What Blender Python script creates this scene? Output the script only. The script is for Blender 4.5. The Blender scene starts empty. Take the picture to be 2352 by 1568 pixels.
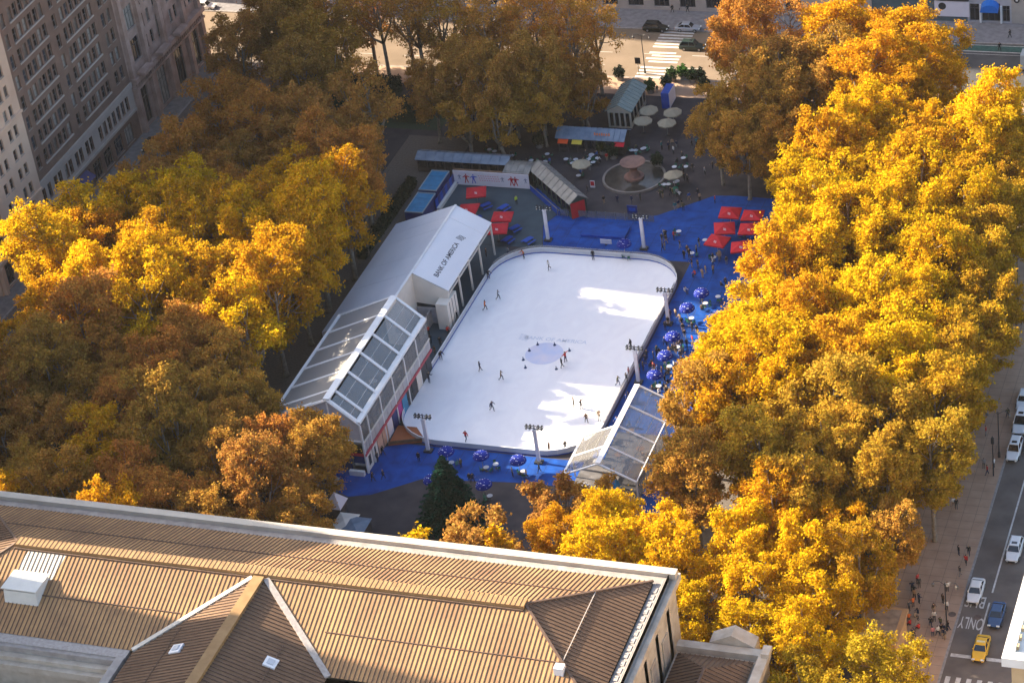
import bpy, bmesh, math, random
import numpy as np
from mathutils import Matrix, Vector, Quaternion

random.seed(7)
rng = np.random.default_rng(7)
S = bpy.context.scene
COL = S.collection

# ------------------------------------------------------------------ camera
CAMC = Vector((127.426, -298.948, 215.306))
CR = Vector((0.9374352884878966, 0.3240557348220805, -0.12729085052169006))
CU = Vector((-0.08044099904122418, 0.5573142030441465, 0.8263958644369643))
CF = Vector((-0.3387393180173562, 0.7644532423988987, -0.5485133677632179))
CFOC = 5936.356            # focal length in pixels of a 2352 wide picture
cam = bpy.data.cameras.new('camera')
cam.sensor_width = 36.0
cam.lens = CFOC / 2352.0 * 36.0
cam.clip_start = 1.0
cam.clip_end = 4000.0
camo = bpy.data.objects.new('camera', cam)
COL.objects.link(camo)
M = Matrix((( CR.x, CU.x, -CF.x, CAMC.x), (CR.y, CU.y, -CF.y, CAMC.y), (CR.z, CU.z, -CF.z, CAMC.z), (0, 0, 0, 1)))
camo.matrix_world = M
S.camera = camo

def G(px, py, z=0.0):
    """picture pixel (2352 x 1568 frame) -> point on the level z"""
    d = CF + CR * ((px - 1176.0) / CFOC) - CU * ((py - 784.0) / CFOC)
    t = (z - CAMC.z) / d.z
    return CAMC + d * t

# ------------------------------------------------------------------ sky, sun, exposure
SUN_EL, SUN_A = math.radians(28.0), math.radians(-5.0)
TO_SUN = Vector((-math.cos(SUN_EL) * math.cos(SUN_A), -math.cos(SUN_EL) * math.sin(SUN_A), math.sin(SUN_EL)))
world = bpy.data.worlds.new('World')
S.world = world
world.use_nodes = True
wn = world.node_tree
wn.nodes.clear()
wo = wn.nodes.new('ShaderNodeOutputWorld')
wb = wn.nodes.new('ShaderNodeBackground')
ws = wn.nodes.new('ShaderNodeTexSky')
ws.sky_type = 'NISHITA'
ws.sun_disc = False
ws.sun_elevation = SUN_EL
ws.sun_rotation = math.atan2(TO_SUN.x, TO_SUN.y)
ws.air_density = 1.0
ws.dust_density = 3.0
ws.ozone_density = 1.0
wb.inputs['Strength'].default_value = 0.092
wn.links.new(ws.outputs[0], wb.inputs['Color'])
wn.links.new(wb.outputs[0], wo.inputs['Surface'])
sl = bpy.data.lights.new('sun', 'SUN')
sl.energy = 4.8
sl.angle = math.radians(0.5)
sl.color = (1.0, 0.85, 0.64)
so = bpy.data.objects.new('sun', sl)
so.rotation_mode = 'QUATERNION'
so.rotation_quaternion = TO_SUN.to_track_quat('Z', 'Y')
so.location = (-200, 0, 200)
COL.objects.link(so)
S.view_settings.view_transform = 'Standard'
S.view_settings.look = 'None'
S.view_settings.gamma = 1.0
S.view_settings.use_curve_mapping = False
S.view_settings.exposure = 2.08
S.render.engine = 'CYCLES'
S.cycles.use_denoising = True
S.cycles.max_bounces = 6
S.cycles.transparent_max_bounces = 12

# ------------------------------------------------------------------ materials
MATS = {}
def mat(name, col, rough=0.7, var=0.0, scale=1.0, metal=0.0, spec=0.5, bump=0.0, col2=None, stretch=None, detail=4.0, coord='Object', distort=0.0):
    """procedural material: two tones mixed by noise, optional relief"""
    if name in MATS: return MATS[name]
    m = bpy.data.materials.new(name); m.use_nodes = True
    nt = m.node_tree; b = nt.nodes['Principled BSDF']
    b.inputs['Roughness'].default_value = rough
    b.inputs['Metallic'].default_value = metal
    b.inputs['Specular IOR Level'].default_value = spec
    c = tuple(col) + (1,)
    if var == 0 and col2 is None and bump == 0:
        var = 0.06
    tc = nt.nodes.new('ShaderNodeTexCoord'); mp = nt.nodes.new('ShaderNodeMapping')
    if stretch: mp.inputs['Scale'].default_value = stretch
    nt.links.new(tc.outputs[coord], mp.inputs['Vector'])
    nz = nt.nodes.new('ShaderNodeTexNoise')
    nz.inputs['Scale'].default_value = scale; nz.inputs['Detail'].default_value = detail; nz.inputs['Distortion'].default_value = distort
    nt.links.new(mp.outputs[0], nz.inputs['Vector'])
    mix = nt.nodes.new('ShaderNodeMix'); mix.data_type = 'RGBA'
    rp = nt.nodes.new('ShaderNodeMapRange')
    rp.inputs[1].default_value = 0.3; rp.inputs[2].default_value = 0.7
    nt.links.new(nz.outputs['Fac'], rp.inputs[0])
    nt.links.new(rp.outputs[0], mix.inputs['Factor'])
    if col2 is None:
        lo = tuple(max(0, x * (1 - var)) for x in col) + (1,); hi = tuple(min(1, x * (1 + var)) for x in col) + (1,)
    else:
        lo, hi = c, tuple(col2) + (1,)
    mix.inputs['A'].default_value = lo; mix.inputs['B'].default_value = hi
    nt.links.new(mix.outputs['Result'], b.inputs['Base Color'])
    if bump:
        bp = nt.nodes.new('ShaderNodeBump'); bp.inputs['Strength'].default_value = bump; bp.inputs['Distance'].default_value = 0.03
        nt.links.new(nz.outputs['Fac'], bp.inputs['Height']); nt.links.new(bp.outputs[0], b.inputs['Normal'])
    MATS[name] = m
    return m

def leaf_mat(name, transl=0.4, var=0.35):
    """leaf: colour from the object's own colour, varied leaf by leaf"""
    m = bpy.data.materials.new(name); m.use_nodes = True
    nt = m.node_tree; nt.nodes.clear()
    out = nt.nodes.new('ShaderNodeOutputMaterial')
    oi = nt.nodes.new('ShaderNodeObjectInfo'); ge = nt.nodes.new('ShaderNodeNewGeometry')
    hs = nt.nodes.new('ShaderNodeHueSaturation')
    mh = nt.nodes.new('ShaderNodeMapRange'); mh.inputs[3].default_value = 0.486; mh.inputs[4].default_value = 0.513
    mv = nt.nodes.new('ShaderNodeMapRange'); mv.inputs[3].default_value = 1 - var; mv.inputs[4].default_value = 1 + var
    wnn = nt.nodes.new('ShaderNodeTexWhiteNoise'); wnn.noise_dimensions = '1D'
    nt.links.new(ge.outputs['Random Per Island'], wnn.inputs['W'])
    nt.links.new(ge.outputs['Random Per Island'], mh.inputs[0])
    nt.links.new(wnn.outputs['Value'], mv.inputs[0])
    nt.links.new(mh.outputs[0], hs.inputs['Hue']); nt.links.new(mv.outputs[0], hs.inputs['Value'])
    nt.links.new(oi.outputs['Color'], hs.inputs['Color'])
    d = nt.nodes.new('ShaderNodeBsdfDiffuse'); t = nt.nodes.new('ShaderNodeBsdfTranslucent'); mx = nt.nodes.new('ShaderNodeMixShader')
    mx.inputs[0].default_value = transl
    nt.links.new(hs.outputs[0], d.inputs['Color']); nt.links.new(hs.outputs[0], t.inputs['Color'])
    nt.links.new(d.outputs[0], mx.inputs[1]); nt.links.new(t.outputs[0], mx.inputs[2]); nt.links.new(mx.outputs[0], out.inputs['Surface'])
    MATS[name] = m
    return m

def glass_mat(name, tint, refl=0.25, rough=0.05, film=0.0):
    """clear sheet: mostly see-through with a mirror share"""
    m = bpy.data.materials.new(name); m.use_nodes = True
    nt = m.node_tree; nt.nodes.clear()
    out = nt.nodes.new('ShaderNodeOutputMaterial')
    tr = nt.nodes.new('ShaderNodeBsdfTransparent'); tr.inputs['Color'].default_value = tuple(tint) + (1,)
    gl = nt.nodes.new('ShaderNodeBsdfGlossy'); gl.inputs['Roughness'].default_value = rough
    nz = nt.nodes.new('ShaderNodeTexNoise'); nz.inputs['Scale'].default_value = 0.8
    mr = nt.nodes.new('ShaderNodeMapRange'); mr.inputs[3].default_value = refl * 0.7; mr.inputs[4].default_value = refl * 1.4
    mx = nt.nodes.new('ShaderNodeMixShader')
    nt.links.new(nz.outputs['Fac'], mr.inputs[0]); nt.links.new(mr.outputs[0], mx.inputs[0])
    df = nt.nodes.new('ShaderNodeBsdfDiffuse'); df.inputs['Color'].default_value = (.62, .6, .58, 1); fm = nt.nodes.new('ShaderNodeMixShader'); fm.inputs[0].default_value = film
    nt.links.new(tr.outputs[0], fm.inputs[1]); nt.links.new(df.outputs[0], fm.inputs[2])
    nt.links.new(fm.outputs[0], mx.inputs[1]); nt.links.new(gl.outputs[0], mx.inputs[2]); nt.links.new(mx.outputs[0], out.inputs['Surface'])
    MATS[name] = m
    return m

# ------------------------------------------------------------------ mesh helpers
class MB:
    def __init__(s): s.v = []; s.f = []; s.m = []
    def add(s, vs, fs, mi=0):
        o = len(s.v); s.v += [tuple(p) for p in vs]
        for f in fs: s.f.append([i + o for i in f]); s.m.append(mi)
        return s
    def quad(s, a, b, c, d, mi=0): return s.add([a, b, c, d], [(0, 1, 2, 3)], mi)
    def poly(s, pts, mi=0): return s.add(pts, [tuple(range(len(pts)))], mi)
    def box(s, x0, x1, y0, y1, z0, z1, mi=0):
        v = [(x0, y0, z0), (x1, y0, z0), (x1, y1, z0), (x0, y1, z0), (x0, y0, z1), (x1, y0, z1), (x1, y1, z1), (x0, y1, z1)]
        return s.add(v, [(3, 2, 1, 0), (4, 5, 6, 7), (0, 1, 5, 4), (1, 2, 6, 5), (2, 3, 7, 6), (3, 0, 4, 7)], mi)
    def bar(s, p, q, w, h, mi=0, up=(0, 0, 1)):
        p, q = Vector(p), Vector(q); d = (q - p).normalized(); up = Vector(up)
        if abs(d.dot(up)) > 0.98: up = Vector((0, 1, 0))
        a = d.cross(up).normalized() * (w / 2); b = a.cross(d).normalized() * (h / 2)
        v = [p - a - b, p + a - b, p + a + b, p - a + b, q - a - b, q + a - b, q + a + b, q - a + b]
        return s.add(v, [(3, 2, 1, 0), (4, 5, 6, 7), (0, 1, 5, 4), (1, 2, 6, 5), (2, 3, 7, 6), (3, 0, 4, 7)], mi)
    def tube(s, pts, rs, n=8, mi=0, cap=True):
        pts = [Vector(p) for p in pts]; o = len(s.v)
        for i, p in enumerate(pts):
            d = (pts[min(i + 1, len(pts) - 1)] - pts[max(i - 1, 0)]).normalized()
            a = d.cross(Vector((0.13, 0.99, 0.07)) if abs(d.y) < 0.9 else Vector((1, 0, 0))).normalized(); b = d.cross(a)
            for k in range(n):
                t = 2 * math.pi * k / n
                s.v.append(tuple(p + (a * math.cos(t) + b * math.sin(t)) * rs[i]))
        for i in range(len(pts) - 1):
            for k in range(n):
                s.f.append([o + i * n + k, o + i * n + (k + 1) % n, o + (i + 1) * n + (k + 1) % n, o + (i + 1) * n + k]); s.m.append(mi)
        if cap:
            s.f.append([o + k for k in reversed(range(n))]); s.m.append(mi)
            s.f.append([o + (len(pts) - 1) * n + k for k in range(n)]); s.m.append(mi)
        return s
    def lathe(s, prof, n=16, c=(0, 0, 0), mi=0):
        o = len(s.v)
        for r, z in prof:
            for k in range(n):
                t = 2 * math.pi * k / n; s.v.append((c[0] + r * math.cos(t), c[1] + r * math.sin(t), c[2] + z))
        for i in range(len(prof) - 1):
            for k in range(n):
                s.f.append([o + i * n + k, o + i * n + (k + 1) % n, o + (i + 1) * n + (k + 1) % n, o + (i + 1) * n + k]); s.m.append(mi)
        return s
    def extr(s, pts, z0, z1, mi=0):
        n = len(pts); v = [(p[0], p[1], z0) for p in pts] + [(p[0], p[1], z1) for p in pts]
        return s.add(v, [tuple(reversed(range(n))), tuple(range(n, 2 * n))] + [(i, (i + 1) % n, n + (i + 1) % n, n + i) for i in range(n)], mi)
    def mesh(s, name, mats, smooth=False):
        me = bpy.data.meshes.new(name); me.from_pydata(s.v, [], s.f)
        for m in (mats if isinstance(mats, (list, tuple)) else [mats]): me.materials.append(m)
        if len(me.materials) > 1: me.polygons.foreach_set('material_index', s.m)
        if smooth: me.polygons.foreach_set('use_smooth', [True] * len(me.polygons))
        me.update(); return me
    def build(s, name, mats, parent=None, loc=None, smooth=False):
        return obj(name, s.mesh(name, mats, smooth), parent, loc)

def obj(name, me, parent=None, loc=None, rz=0.0):
    o = bpy.data.objects.new(name, me); COL.objects.link(o)
    if parent: o.parent = parent
    if loc is not None: o.location = loc
    if rz: o.rotation_euler = (0, 0, rz)
    return o
def tag(o, label, cat, group=None):
    o['label'] = label; o['category'] = cat
    if group: o['group'] = group
    return o
def thing(name, label, cat, loc=(0, 0, 0), rz=0.0, group=None):
    return tag(obj(name, None, None, loc, rz), label, cat, group)
def struct(o, kind='structure', label=None, cat=None):
    o['kind'] = kind
    if label: o['label'] = label
    if cat: o['category'] = cat
    return o
def dup(root, loc=None, rz=None, label=None, group=None, scale=None):
    def cp(o, par):
        c = o.copy(); COL.objects.link(c)
        if par: c.parent = par
        for ch in o.children: cp(ch, c)
        return c
    r = cp(root, None)
    if loc is not None: r.location = loc
    if rz is not None: r.rotation_euler = (0, 0, rz)
    if scale is not None: r.scale = (scale,) * 3 if not hasattr(scale, '__len__') else scale
    if label: r['label'] = label
    if group: r['group'] = group
    return r
def text_mesh(name, body, size, m, extr=0.0, align='CENTER', bold=0.0):
    cu = bpy.data.curves.new(name, 'FONT'); cu.body = body; cu.size = size; cu.align_x = align; cu.align_y = 'CENTER'; cu.extrude = extr; cu.offset = bold
    t = bpy.data.objects.new(name, cu); COL.objects.link(t)
    dg = bpy.context.evaluated_depsgraph_get(); me = bpy.data.meshes.new_from_object(t.evaluated_get(dg))
    bpy.data.objects.remove(t); bpy.data.curves.remove(cu)
    me.materials.clear(); me.materials.append(m); me.name = name
    return me
def frame_mat(o, X, Y, Z, loc):
    X, Y, Z = Vector(X), Vector(Y), Vector(Z)
    o.matrix_local = Matrix(((X.x, Y.x, Z.x, loc[0]), (X.y, Y.y, Z.y, loc[1]), (X.z, Y.z, Z.z, loc[2]), (0, 0, 0, 1)))

def open_wall(mb, O, U, V, N, w, h, openings, depth=0.3, mi=0, mi_rev=None):
    """wall sheet w x h from O along U and V with real recessed openings"""
    O, U, V, N = Vector(O), Vector(U), Vector(V), Vector(N)
    us = sorted({0.0, w} | {round(a, 4) for o in openings for a in (o[0], o[2])}); vs = sorted({0.0, h} | {round(a, 4) for o in openings for a in (o[1], o[3])})
    P = lambda u, v, d=0: O + U * u + V * v - N * d
    for i in range(len(us) - 1):
        for j in range(len(vs) - 1):
            cu, cv = (us[i] + us[i + 1]) / 2, (vs[j] + vs[j + 1]) / 2
            if any(o[0] < cu < o[2] and o[1] < cv < o[3] for o in openings): continue
            mb.quad(P(us[i], vs[j]), P(us[i + 1], vs[j]), P(us[i + 1], vs[j + 1]), P(us[i], vs[j + 1]), mi)
    r = mi if mi_rev is None else mi_rev
    for a, b, c, d in [o[:4] for o in openings]:
        mb.quad(P(a, b), P(a, b, depth), P(a, d, depth), P(a, d), r); mb.quad(P(c, b), P(c, d), P(c, d, depth), P(c, b, depth), r)
        mb.quad(P(a, b), P(c, b), P(c, b, depth), P(a, b, depth), r); mb.quad(P(a, d), P(a, d, depth), P(c, d, depth), P(c, d), r)

WINC = {}
def window_mesh(w, h, kind='sash', frame='win_frame', glass='win_glass'):
    key = (round(w, 2), round(h, 2), kind, frame, glass)
    if key in WINC: return WINC[key]
    mb = MB(); t = 0.08
    mb.quad((-w / 2, 0, -0.1), (w / 2, 0, -0.1), (w / 2, h, -0.1), (-w / 2, h, -0.1), 1)
    for x0, x1, y0, y1 in [(-w / 2, -w / 2 + t, 0, h), (w / 2 - t, w / 2, 0, h), (-w / 2 + t, w / 2 - t, 0, t), (-w / 2 + t, w / 2 - t, h - t, h)]:
        mb.box(x0, x1, y0, y1, -0.12, 0.0, 0)
    if kind == 'sash': mb.box(-w / 2 + t, w / 2 - t, h * .5 - .04, h * .5 + .04, -.09, -.02, 0)
    if kind == 'grid':
        n = max(2, round(w / 1.1))
        for k in range(1, n): mb.box(-w / 2 + w * k / n - .04, -w / 2 + w * k / n + .04, t, h - t, -.09, -.02, 0)
        mb.box(-w / 2 + t, w / 2 - t, h * .7 - .04, h * .7 + .04, -.085, -.025, 0)
    if kind != 'bare': mb.box(-w / 2 - .08, w / 2 + .08, -.14, -.002, -.1, 0.28, 2)
    me = mb.mesh('window', [MATS[frame], MATS[glass], MATS['sill']]); WINC[key] = me
    return me
# ------------------------------------------------------------------ palette
asphalt = mat('asphalt', (0.11, 0.088, 0.075), 0.9, scale=0.35, col2=(0.17, 0.14, 0.12), bump=0.15, detail=8)
concrete_road = mat('concrete_road', (0.16, 0.115, 0.076), 0.9, scale=0.25, col2=(0.22, 0.16, 0.11), detail=8)
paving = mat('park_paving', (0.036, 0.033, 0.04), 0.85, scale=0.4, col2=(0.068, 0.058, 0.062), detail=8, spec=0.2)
gravel = mat('gravel', (0.09, 0.075, 0.065), 0.95, scale=3.0, col2=(0.14, 0.115, 0.095), bump=0.3, detail=6)
sidewalk_m = mat('sidewalk_concrete', (0.37, 0.235, 0.155), 0.9, scale=0.5, col2=(0.46, 0.31, 0.21), detail=8)
kerb_m = mat('kerb_stone', (0.3, 0.27, 0.25), 0.85, var=0.2, scale=2)
white_paint = mat('white_paint', (0.45, 0.42, 0.38), 0.8, scale=2.2, col2=(0.66, 0.63, 0.59), detail=8)
green_paint = mat('green_lane_paint', (0.03, 0.085, 0.07), 0.9, var=0.25, scale=1.5)
blue_deck_m = mat('blue_deck_paint', (0.003, 0.036, 0.19), 0.75, scale=0.5, col2=(0.005, 0.075, 0.36), detail=12, spec=0.2, distort=.6)
teal_deck_m = mat('dark_shaded_deck', (0.018, 0.04, 0.06), 0.6, scale=0.5, col2=(0.03, 0.06, 0.08), detail=6)
ice_m = mat('ice', (0.85, 0.81, 0.815), 0.4, scale=0.3, col2=(0.91, 0.875, 0.865), stretch=(1, 0.6, 1), detail=14, spec=0.4, distort=2.2)
ice_mark = mat('ice_grey_print', (0.62, 0.63, 0.7), 0.4, var=0.12, scale=1.5)
ice_logo_m = mat('ice_blue_print', (0.5, 0.57, 0.78), 0.4, scale=0.35, col2=(0.72, 0.66, 0.74), detail=3)
grass_m = mat('ivy_bed', (0.012, 0.03, 0.02), 0.9, scale=2.5, col2=(0.03, 0.055, 0.02), bump=0.6, detail=8)
white_m = mat('white_metal', (0.78, 0.77, 0.76), 0.4, var=0.05, scale=1.2)
tent_m = mat('tent_fabric', (0.74, 0.72, 0.74), 0.55, scale=0.25, col2=(0.82, 0.8, 0.81), stretch=(1, .4, 1), detail=6)
cream_m = mat('cream_panel', (0.72, 0.66, 0.58), 0.6, var=0.06, scale=0.6)
grey_tent_m = mat('translucent_gable', (0.46, 0.45, 0.5), 0.5, scale=0.9, col2=(0.58, 0.56, 0.6))
dark_m = mat('dark_metal', (0.02, 0.022, 0.028), 0.5, var=0.2, scale=2)
red_m = mat('red_canvas', (0.42, 0.005, 0.02), 0.8, scale=1.0, col2=(0.55, 0.008, 0.02))
orange_m = mat('orange_canvas', (0.85, 0.09, 0.01), 0.7, var=0.08, scale=1.0)
cream_canvas = mat('cream_canvas', (0.32, 0.28, 0.2), 0.9, var=0.1, scale=1.5)
starry = mat('starry_blue_canvas', (0.003, 0.012, 0.17), 0.8, scale=1.0, col2=(0.006, 0.024, 0.25), spec=0.2)
star_dot = mat('white_star_print', (0.75, 0.8, 0.95), 0.6, var=0.05)
blue_m = mat('blue_plastic', (0.005, 0.06, 0.36), 0.6, var=0.15, scale=2)
cont_m = mat('container_teal', (0.015, 0.2, 0.38), 0.4, var=0.2, scale=1.2)
navy_m = mat('navy_panel', (0.012, 0.025, 0.14), 0.5, var=0.3, scale=1.0)
banner_m = mat('white_banner', (0.72, 0.66, 0.7), 0.6, var=0.04, scale=1)
crimson = mat('crimson_print', (0.45, 0.01, 0.03), 0.6, var=0.1, scale=3)
magenta = mat('magenta_print', (0.4, 0.02, 0.2), 0.5, var=0.3, scale=2)
orange_ply = mat('orange_plywood', (0.30, 0.075, 0.022), 0.7, scale=0.6, col2=(0.42, 0.12, 0.035))
zinc = mat('zinc_roof', (0.2, 0.2, 0.19), 0.45, scale=0.8, col2=(0.32, 0.31, 0.29), stretch=(1, 1, 1), metal=0.3)
slate_blue = mat('blue_grey_roof', (0.1, 0.15, 0.22), 0.5, scale=0.8, col2=(0.2, 0.26, 0.34))
green_roof = mat('verdigris_roof', (0.16, 0.24, 0.23), 0.45, scale=1.5, col2=(0.3, 0.36, 0.34), stretch=(.3, 3, 1))
stone_f = mat('pink_granite', (0.17, 0.09, 0.07), 0.6, scale=2, col2=(0.26, 0.13, 0.1))
water_m = mat('still_water', (0.05, 0.045, 0.04), 0.12, var=0.3, scale=1.0, bump=0.05)
green_can = mat('green_paint', (0.01, 0.13, 0.08), 0.5, var=0.2, scale=2)
wood_m = mat('weathered_wood', (0.16, 0.09, 0.05), 0.8, var=0.3, scale=2)
bark_pale = mat('plane_bark', (0.3, 0.25, 0.19), 0.9, scale=2.0, col2=(0.15, 0.12, 0.09), bump=0.3)
bark_dark = mat('dark_bark', (0.045, 0.035, 0.03), 0.9, var=0.3, scale=3)
mat('win_frame', (0.14, 0.13, 0.13), 0.6); mat('win_frame_white', (0.6, 0.57, 0.53), 0.6)
mat('win_glass', (0.018, 0.02, 0.026), 0.12, var=0.5, scale=0.12, spec=0.8)
mat('win_sky', (0.05, 0.06, 0.08), 0.1, var=0.5, scale=0.3, spec=0.9); mat('win_curtain', (0.16, 0.13, 0.11), 0.5, var=0.4, scale=0.9)
mat('win_blind', (0.3, 0.28, 0.25), 0.5, var=0.3, scale=0.7)
mat('sill', (0.32, 0.27, 0.24), 0.8)
brick_brown = mat('brown_brick', (0.16, 0.095, 0.07), 0.9, scale=0.5, col2=(0.23, 0.138, 0.102), detail=10)
limestone = mat('limestone', (0.62, 0.41, 0.29), 0.85, scale=0.3, col2=(0.72, 0.5, 0.36), detail=10)
granite = mat('grey_limestone', (0.42, 0.34, 0.29), 0.85, scale=0.4, col2=(0.5, 0.42, 0.36), detail=10)
hotel_stone = mat('rose_stone', (0.29, 0.18, 0.14), 0.85, scale=0.4, col2=(0.5, 0.35, 0.29), detail=10)
marble = mat('weathered_marble', (0.36, 0.3, 0.235), 0.75, scale=0.7, col2=(0.52, 0.46, 0.38), detail=10)
marble_grey = mat('stained_marble', (0.24, 0.21, 0.195), 0.8, scale=0.9, col2=(0.37, 0.335, 0.3), detail=10)
lead = mat('lead_flashing', (0.3, 0.26, 0.24), 0.7, scale=2.5, col2=(0.42, 0.38, 0.34), detail=8)
glass_clear = glass_mat('clear_vinyl', (0.7, 0.7, 0.7), 0.1, 0.25, 0.14); film_pane = glass_mat('hazy_vinyl', (0.66, 0.66, 0.66), 0.1, 0.3, 0.34)
glass_dark = glass_mat('shop_glass', (0.45, 0.5, 0.5), 0.3, 0.04)
# ice: fine skate scratches come from a stretched noise in the material above

def copper(name, axis, pitch, c1, c2):
    """metal roof sheets: every pan between two battens has its own tone"""
    m = bpy.data.materials.new(name); m.use_nodes = True; nt = m.node_tree; b = nt.nodes['Principled BSDF']
    b.inputs['Roughness'].default_value = 0.8; b.inputs['Specular IOR Level'].default_value = 0.15
    tc = nt.nodes.new('ShaderNodeTexCoord'); sp = nt.nodes.new('ShaderNodeSeparateXYZ'); nt.links.new(tc.outputs['Object'], sp.inputs[0])
    dv = nt.nodes.new('ShaderNodeMath'); dv.operation = 'DIVIDE'; dv.inputs[1].default_value = pitch; nt.links.new(sp.outputs[axis], dv.inputs[0])
    fl = nt.nodes.new('ShaderNodeMath'); fl.operation = 'FLOOR'; nt.links.new(dv.outputs[0], fl.inputs[0])
    wnz = nt.nodes.new('ShaderNodeTexWhiteNoise'); wnz.noise_dimensions = '1D'; nt.links.new(fl.outputs[0], wnz.inputs['W'])
    nz = nt.nodes.new('ShaderNodeTexNoise'); nz.inputs['Scale'].default_value = 0.18; nz.inputs['Detail'].default_value = 8; nt.links.new(tc.outputs['Object'], nz.inputs['Vector'])
    n2 = nt.nodes.new('ShaderNodeTexNoise'); n2.inputs['Scale'].default_value = 1.6; n2.inputs['Detail'].default_value = 8; nt.links.new(tc.outputs['Object'], n2.inputs['Vector'])
    ad = nt.nodes.new('ShaderNodeMath'); ad.operation = 'MULTIPLY_ADD'; ad.inputs[1].default_value = 0.35; nt.links.new(wnz.outputs['Value'], ad.inputs[0])
    sb = nt.nodes.new('ShaderNodeMath'); sb.operation = 'MULTIPLY_ADD'; sb.inputs[1].default_value = 2.2; sb.inputs[2].default_value = -1.2
    nt.links.new(nz.outputs['Fac'], sb.inputs[0])
    s2 = nt.nodes.new('ShaderNodeMath'); s2.operation = 'MULTIPLY_ADD'; s2.inputs[1].default_value = 0.95; nt.links.new(n2.outputs['Fac'], s2.inputs[0]); nt.links.new(sb.outputs[0], s2.inputs[2])
    nt.links.new(s2.outputs[0], ad.inputs[2])
    mx = nt.nodes.new('ShaderNodeMix'); mx.data_type = 'RGBA'; mx.inputs['A'].default_value = c1 + (1,); mx.inputs['B'].default_value = c2 + (1,)
    nt.links.new(ad.outputs[0], mx.inputs['Factor']); nt.links.new(mx.outputs['Result'], b.inputs['Base Color'])
    MATS[name] = m; return m

# ------------------------------------------------------------------ the ground
gmb = MB(); gmb.quad((-1500, -1500, -.14), (1500, -1500, -.14), (1500, 1500, -.14), (-1500, 1500, -.14))
struct(gmb.build('ground', asphalt))
def slab(name, x0, x1, y0, y1, top, m, base=-.139):
    return struct(MB().box(x0, x1, y0, y1, base, top).build(name, m))
def sheet(name, x0, x1, y0, y1, z, m, parent=None):
    o = MB().quad((x0, y0, z), (x1, y0, z), (x1, y1, z), (x0, y1, z)).build(name, m, parent)
    if not parent: struct(o)
    return o
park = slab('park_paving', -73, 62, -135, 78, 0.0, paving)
road_e = sheet('road', 72.5, 90, -400, 300, -.134, asphalt); road_e['label'] = 'dark asphalt street with a white lane line beside the golden trees'
road_n = sheet('road', -300, 300, 84.3, 102.3, -.13, concrete_road); road_n['label'] = 'sunlit pale concrete avenue behind the far trees'
mixr = sheet('road_shade_patch', 24, 300, 84.35, 102.25, -.1285, mat('avenue_asphalt_shade', (.05, .048, .05), .9, scale=.4, col2=(.085, .08, .08), detail=8), road_n)  # dark asphalt end; the avenue's shade is in its colour
road_s = sheet('road', -91, -76, -400, 84, -.134, asphalt); road_s['label'] = 'shaded side street below the tall buildings'
slab('sidewalk', 62.002, 72.2, -400, 78, 0.004, sidewalk_m)
slab('sidewalk', -73, 72.2, 78.002, 84, 0.002, sidewalk_m)
slab('sidewalk', 90.3, 96, -400, 300, 0.0, sidewalk_m)
slab('sidewalk', -75.7, -73.002, -400, 84, 0.0, sidewalk_m)
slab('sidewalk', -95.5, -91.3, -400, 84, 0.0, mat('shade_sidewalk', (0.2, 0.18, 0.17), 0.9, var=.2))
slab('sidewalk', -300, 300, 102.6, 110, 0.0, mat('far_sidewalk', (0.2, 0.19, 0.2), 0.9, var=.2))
for nm, a in (('kerb', (72.202, 72.5, -400, 84)), ('kerb', (90, 90.298, -400, 300)), ('kerb', (-91.298, -91, -400, 84)), ('kerb', (-76, -75.702, -400, 84)), ('kerb', (-73, 72.2, 84.002, 84.3)), ('kerb', (-300, 300, 102.3, 102.598))):
    slab(nm, *a, 0.012, kerb_m)
# sidewalk joints: scored flags
def flags(name, x0, x1, y0, y1, st, z):
    mb = MB(); x = x0 + st
    while x < x1: mb.box(x - .02, x + .02, y0, y1, z, z + .002); x += st
    y = y0 + st
    while y < y1: mb.box(x0, x1, y - .02, y + .02, z, z + .003); y += st
    o = mb.build(name, mat('joint', (0.16, 0.12, 0.09), 0.9)); o['kind'] = 'stuff'; return o
flags('paving_joints', 62.2, 72.1, -80, 20, 1.7, .005)
# markings
def mark(parent, name, x0, x1, y0, y1, z=-.126, m=white_paint): return sheet(name, x0, x1, y0, y1, z, m, parent)
ll = [G(2255, 1441, -.13), G(2304, 1273, -.13), G(2352, 1113, -.13)]
LX = sum(p.x for p in ll) / 3
mark(road_e, 'lane_line', LX - .11, LX + .11, -44.5, 120)
mark(road_e, 'lane_line', LX - .11, LX + .11, -56.5, -46.5)
mark(road_e, 'stop_line', 72.8, 82.5, -57.5, -56.9)
mark(road_e, 'lane_line', LX + 6.2, LX + 6.4, -44.5, 120)
for k in range(11): mark(road_e, 'crosswalk_bar', 73.0 + k * 1.3, 73.6 + k * 1.3, -64.5, -61.2)
for body, px, py in (('ONLY', 2231, 1429), ('BUS', 2241, 1380)):
    c = G(px, py, -.13); me = text_mesh('road_lettering', body, 3.6, white_paint, bold=.02)
    xs_ = [v.co.x for v in me.vertices]; ys_ = [v.co.y for v in me.vertices]
    o = obj('road_lettering', me, road_e, (c.x, c.y, -.124)); o.rotation_euler = (0, 0, math.pi); o.scale = ((3.1 if body == 'ONLY' else 2.5) / (max(xs_) - min(xs_)), 2.3 / (max(ys_) - min(ys_)), 1)
    o['label'] = 'white painted ' + body + ' lettering in the bus lane'
for k in range(17):
    if k in (4, 9): continue
    y = 84.6 + k * 1.12; mark(road_n, 'crosswalk_bar', -11.2 + (.8 if k in (5, 7) else 0), -5.0 - (1.2 if k == 8 else 0), y, y + .55)
mark(road_n, 'lane_line', 20, 200, 99.3, 99.5); mark(road_n, 'lane_line', 20, 200, 98.4, 98.5)
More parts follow.
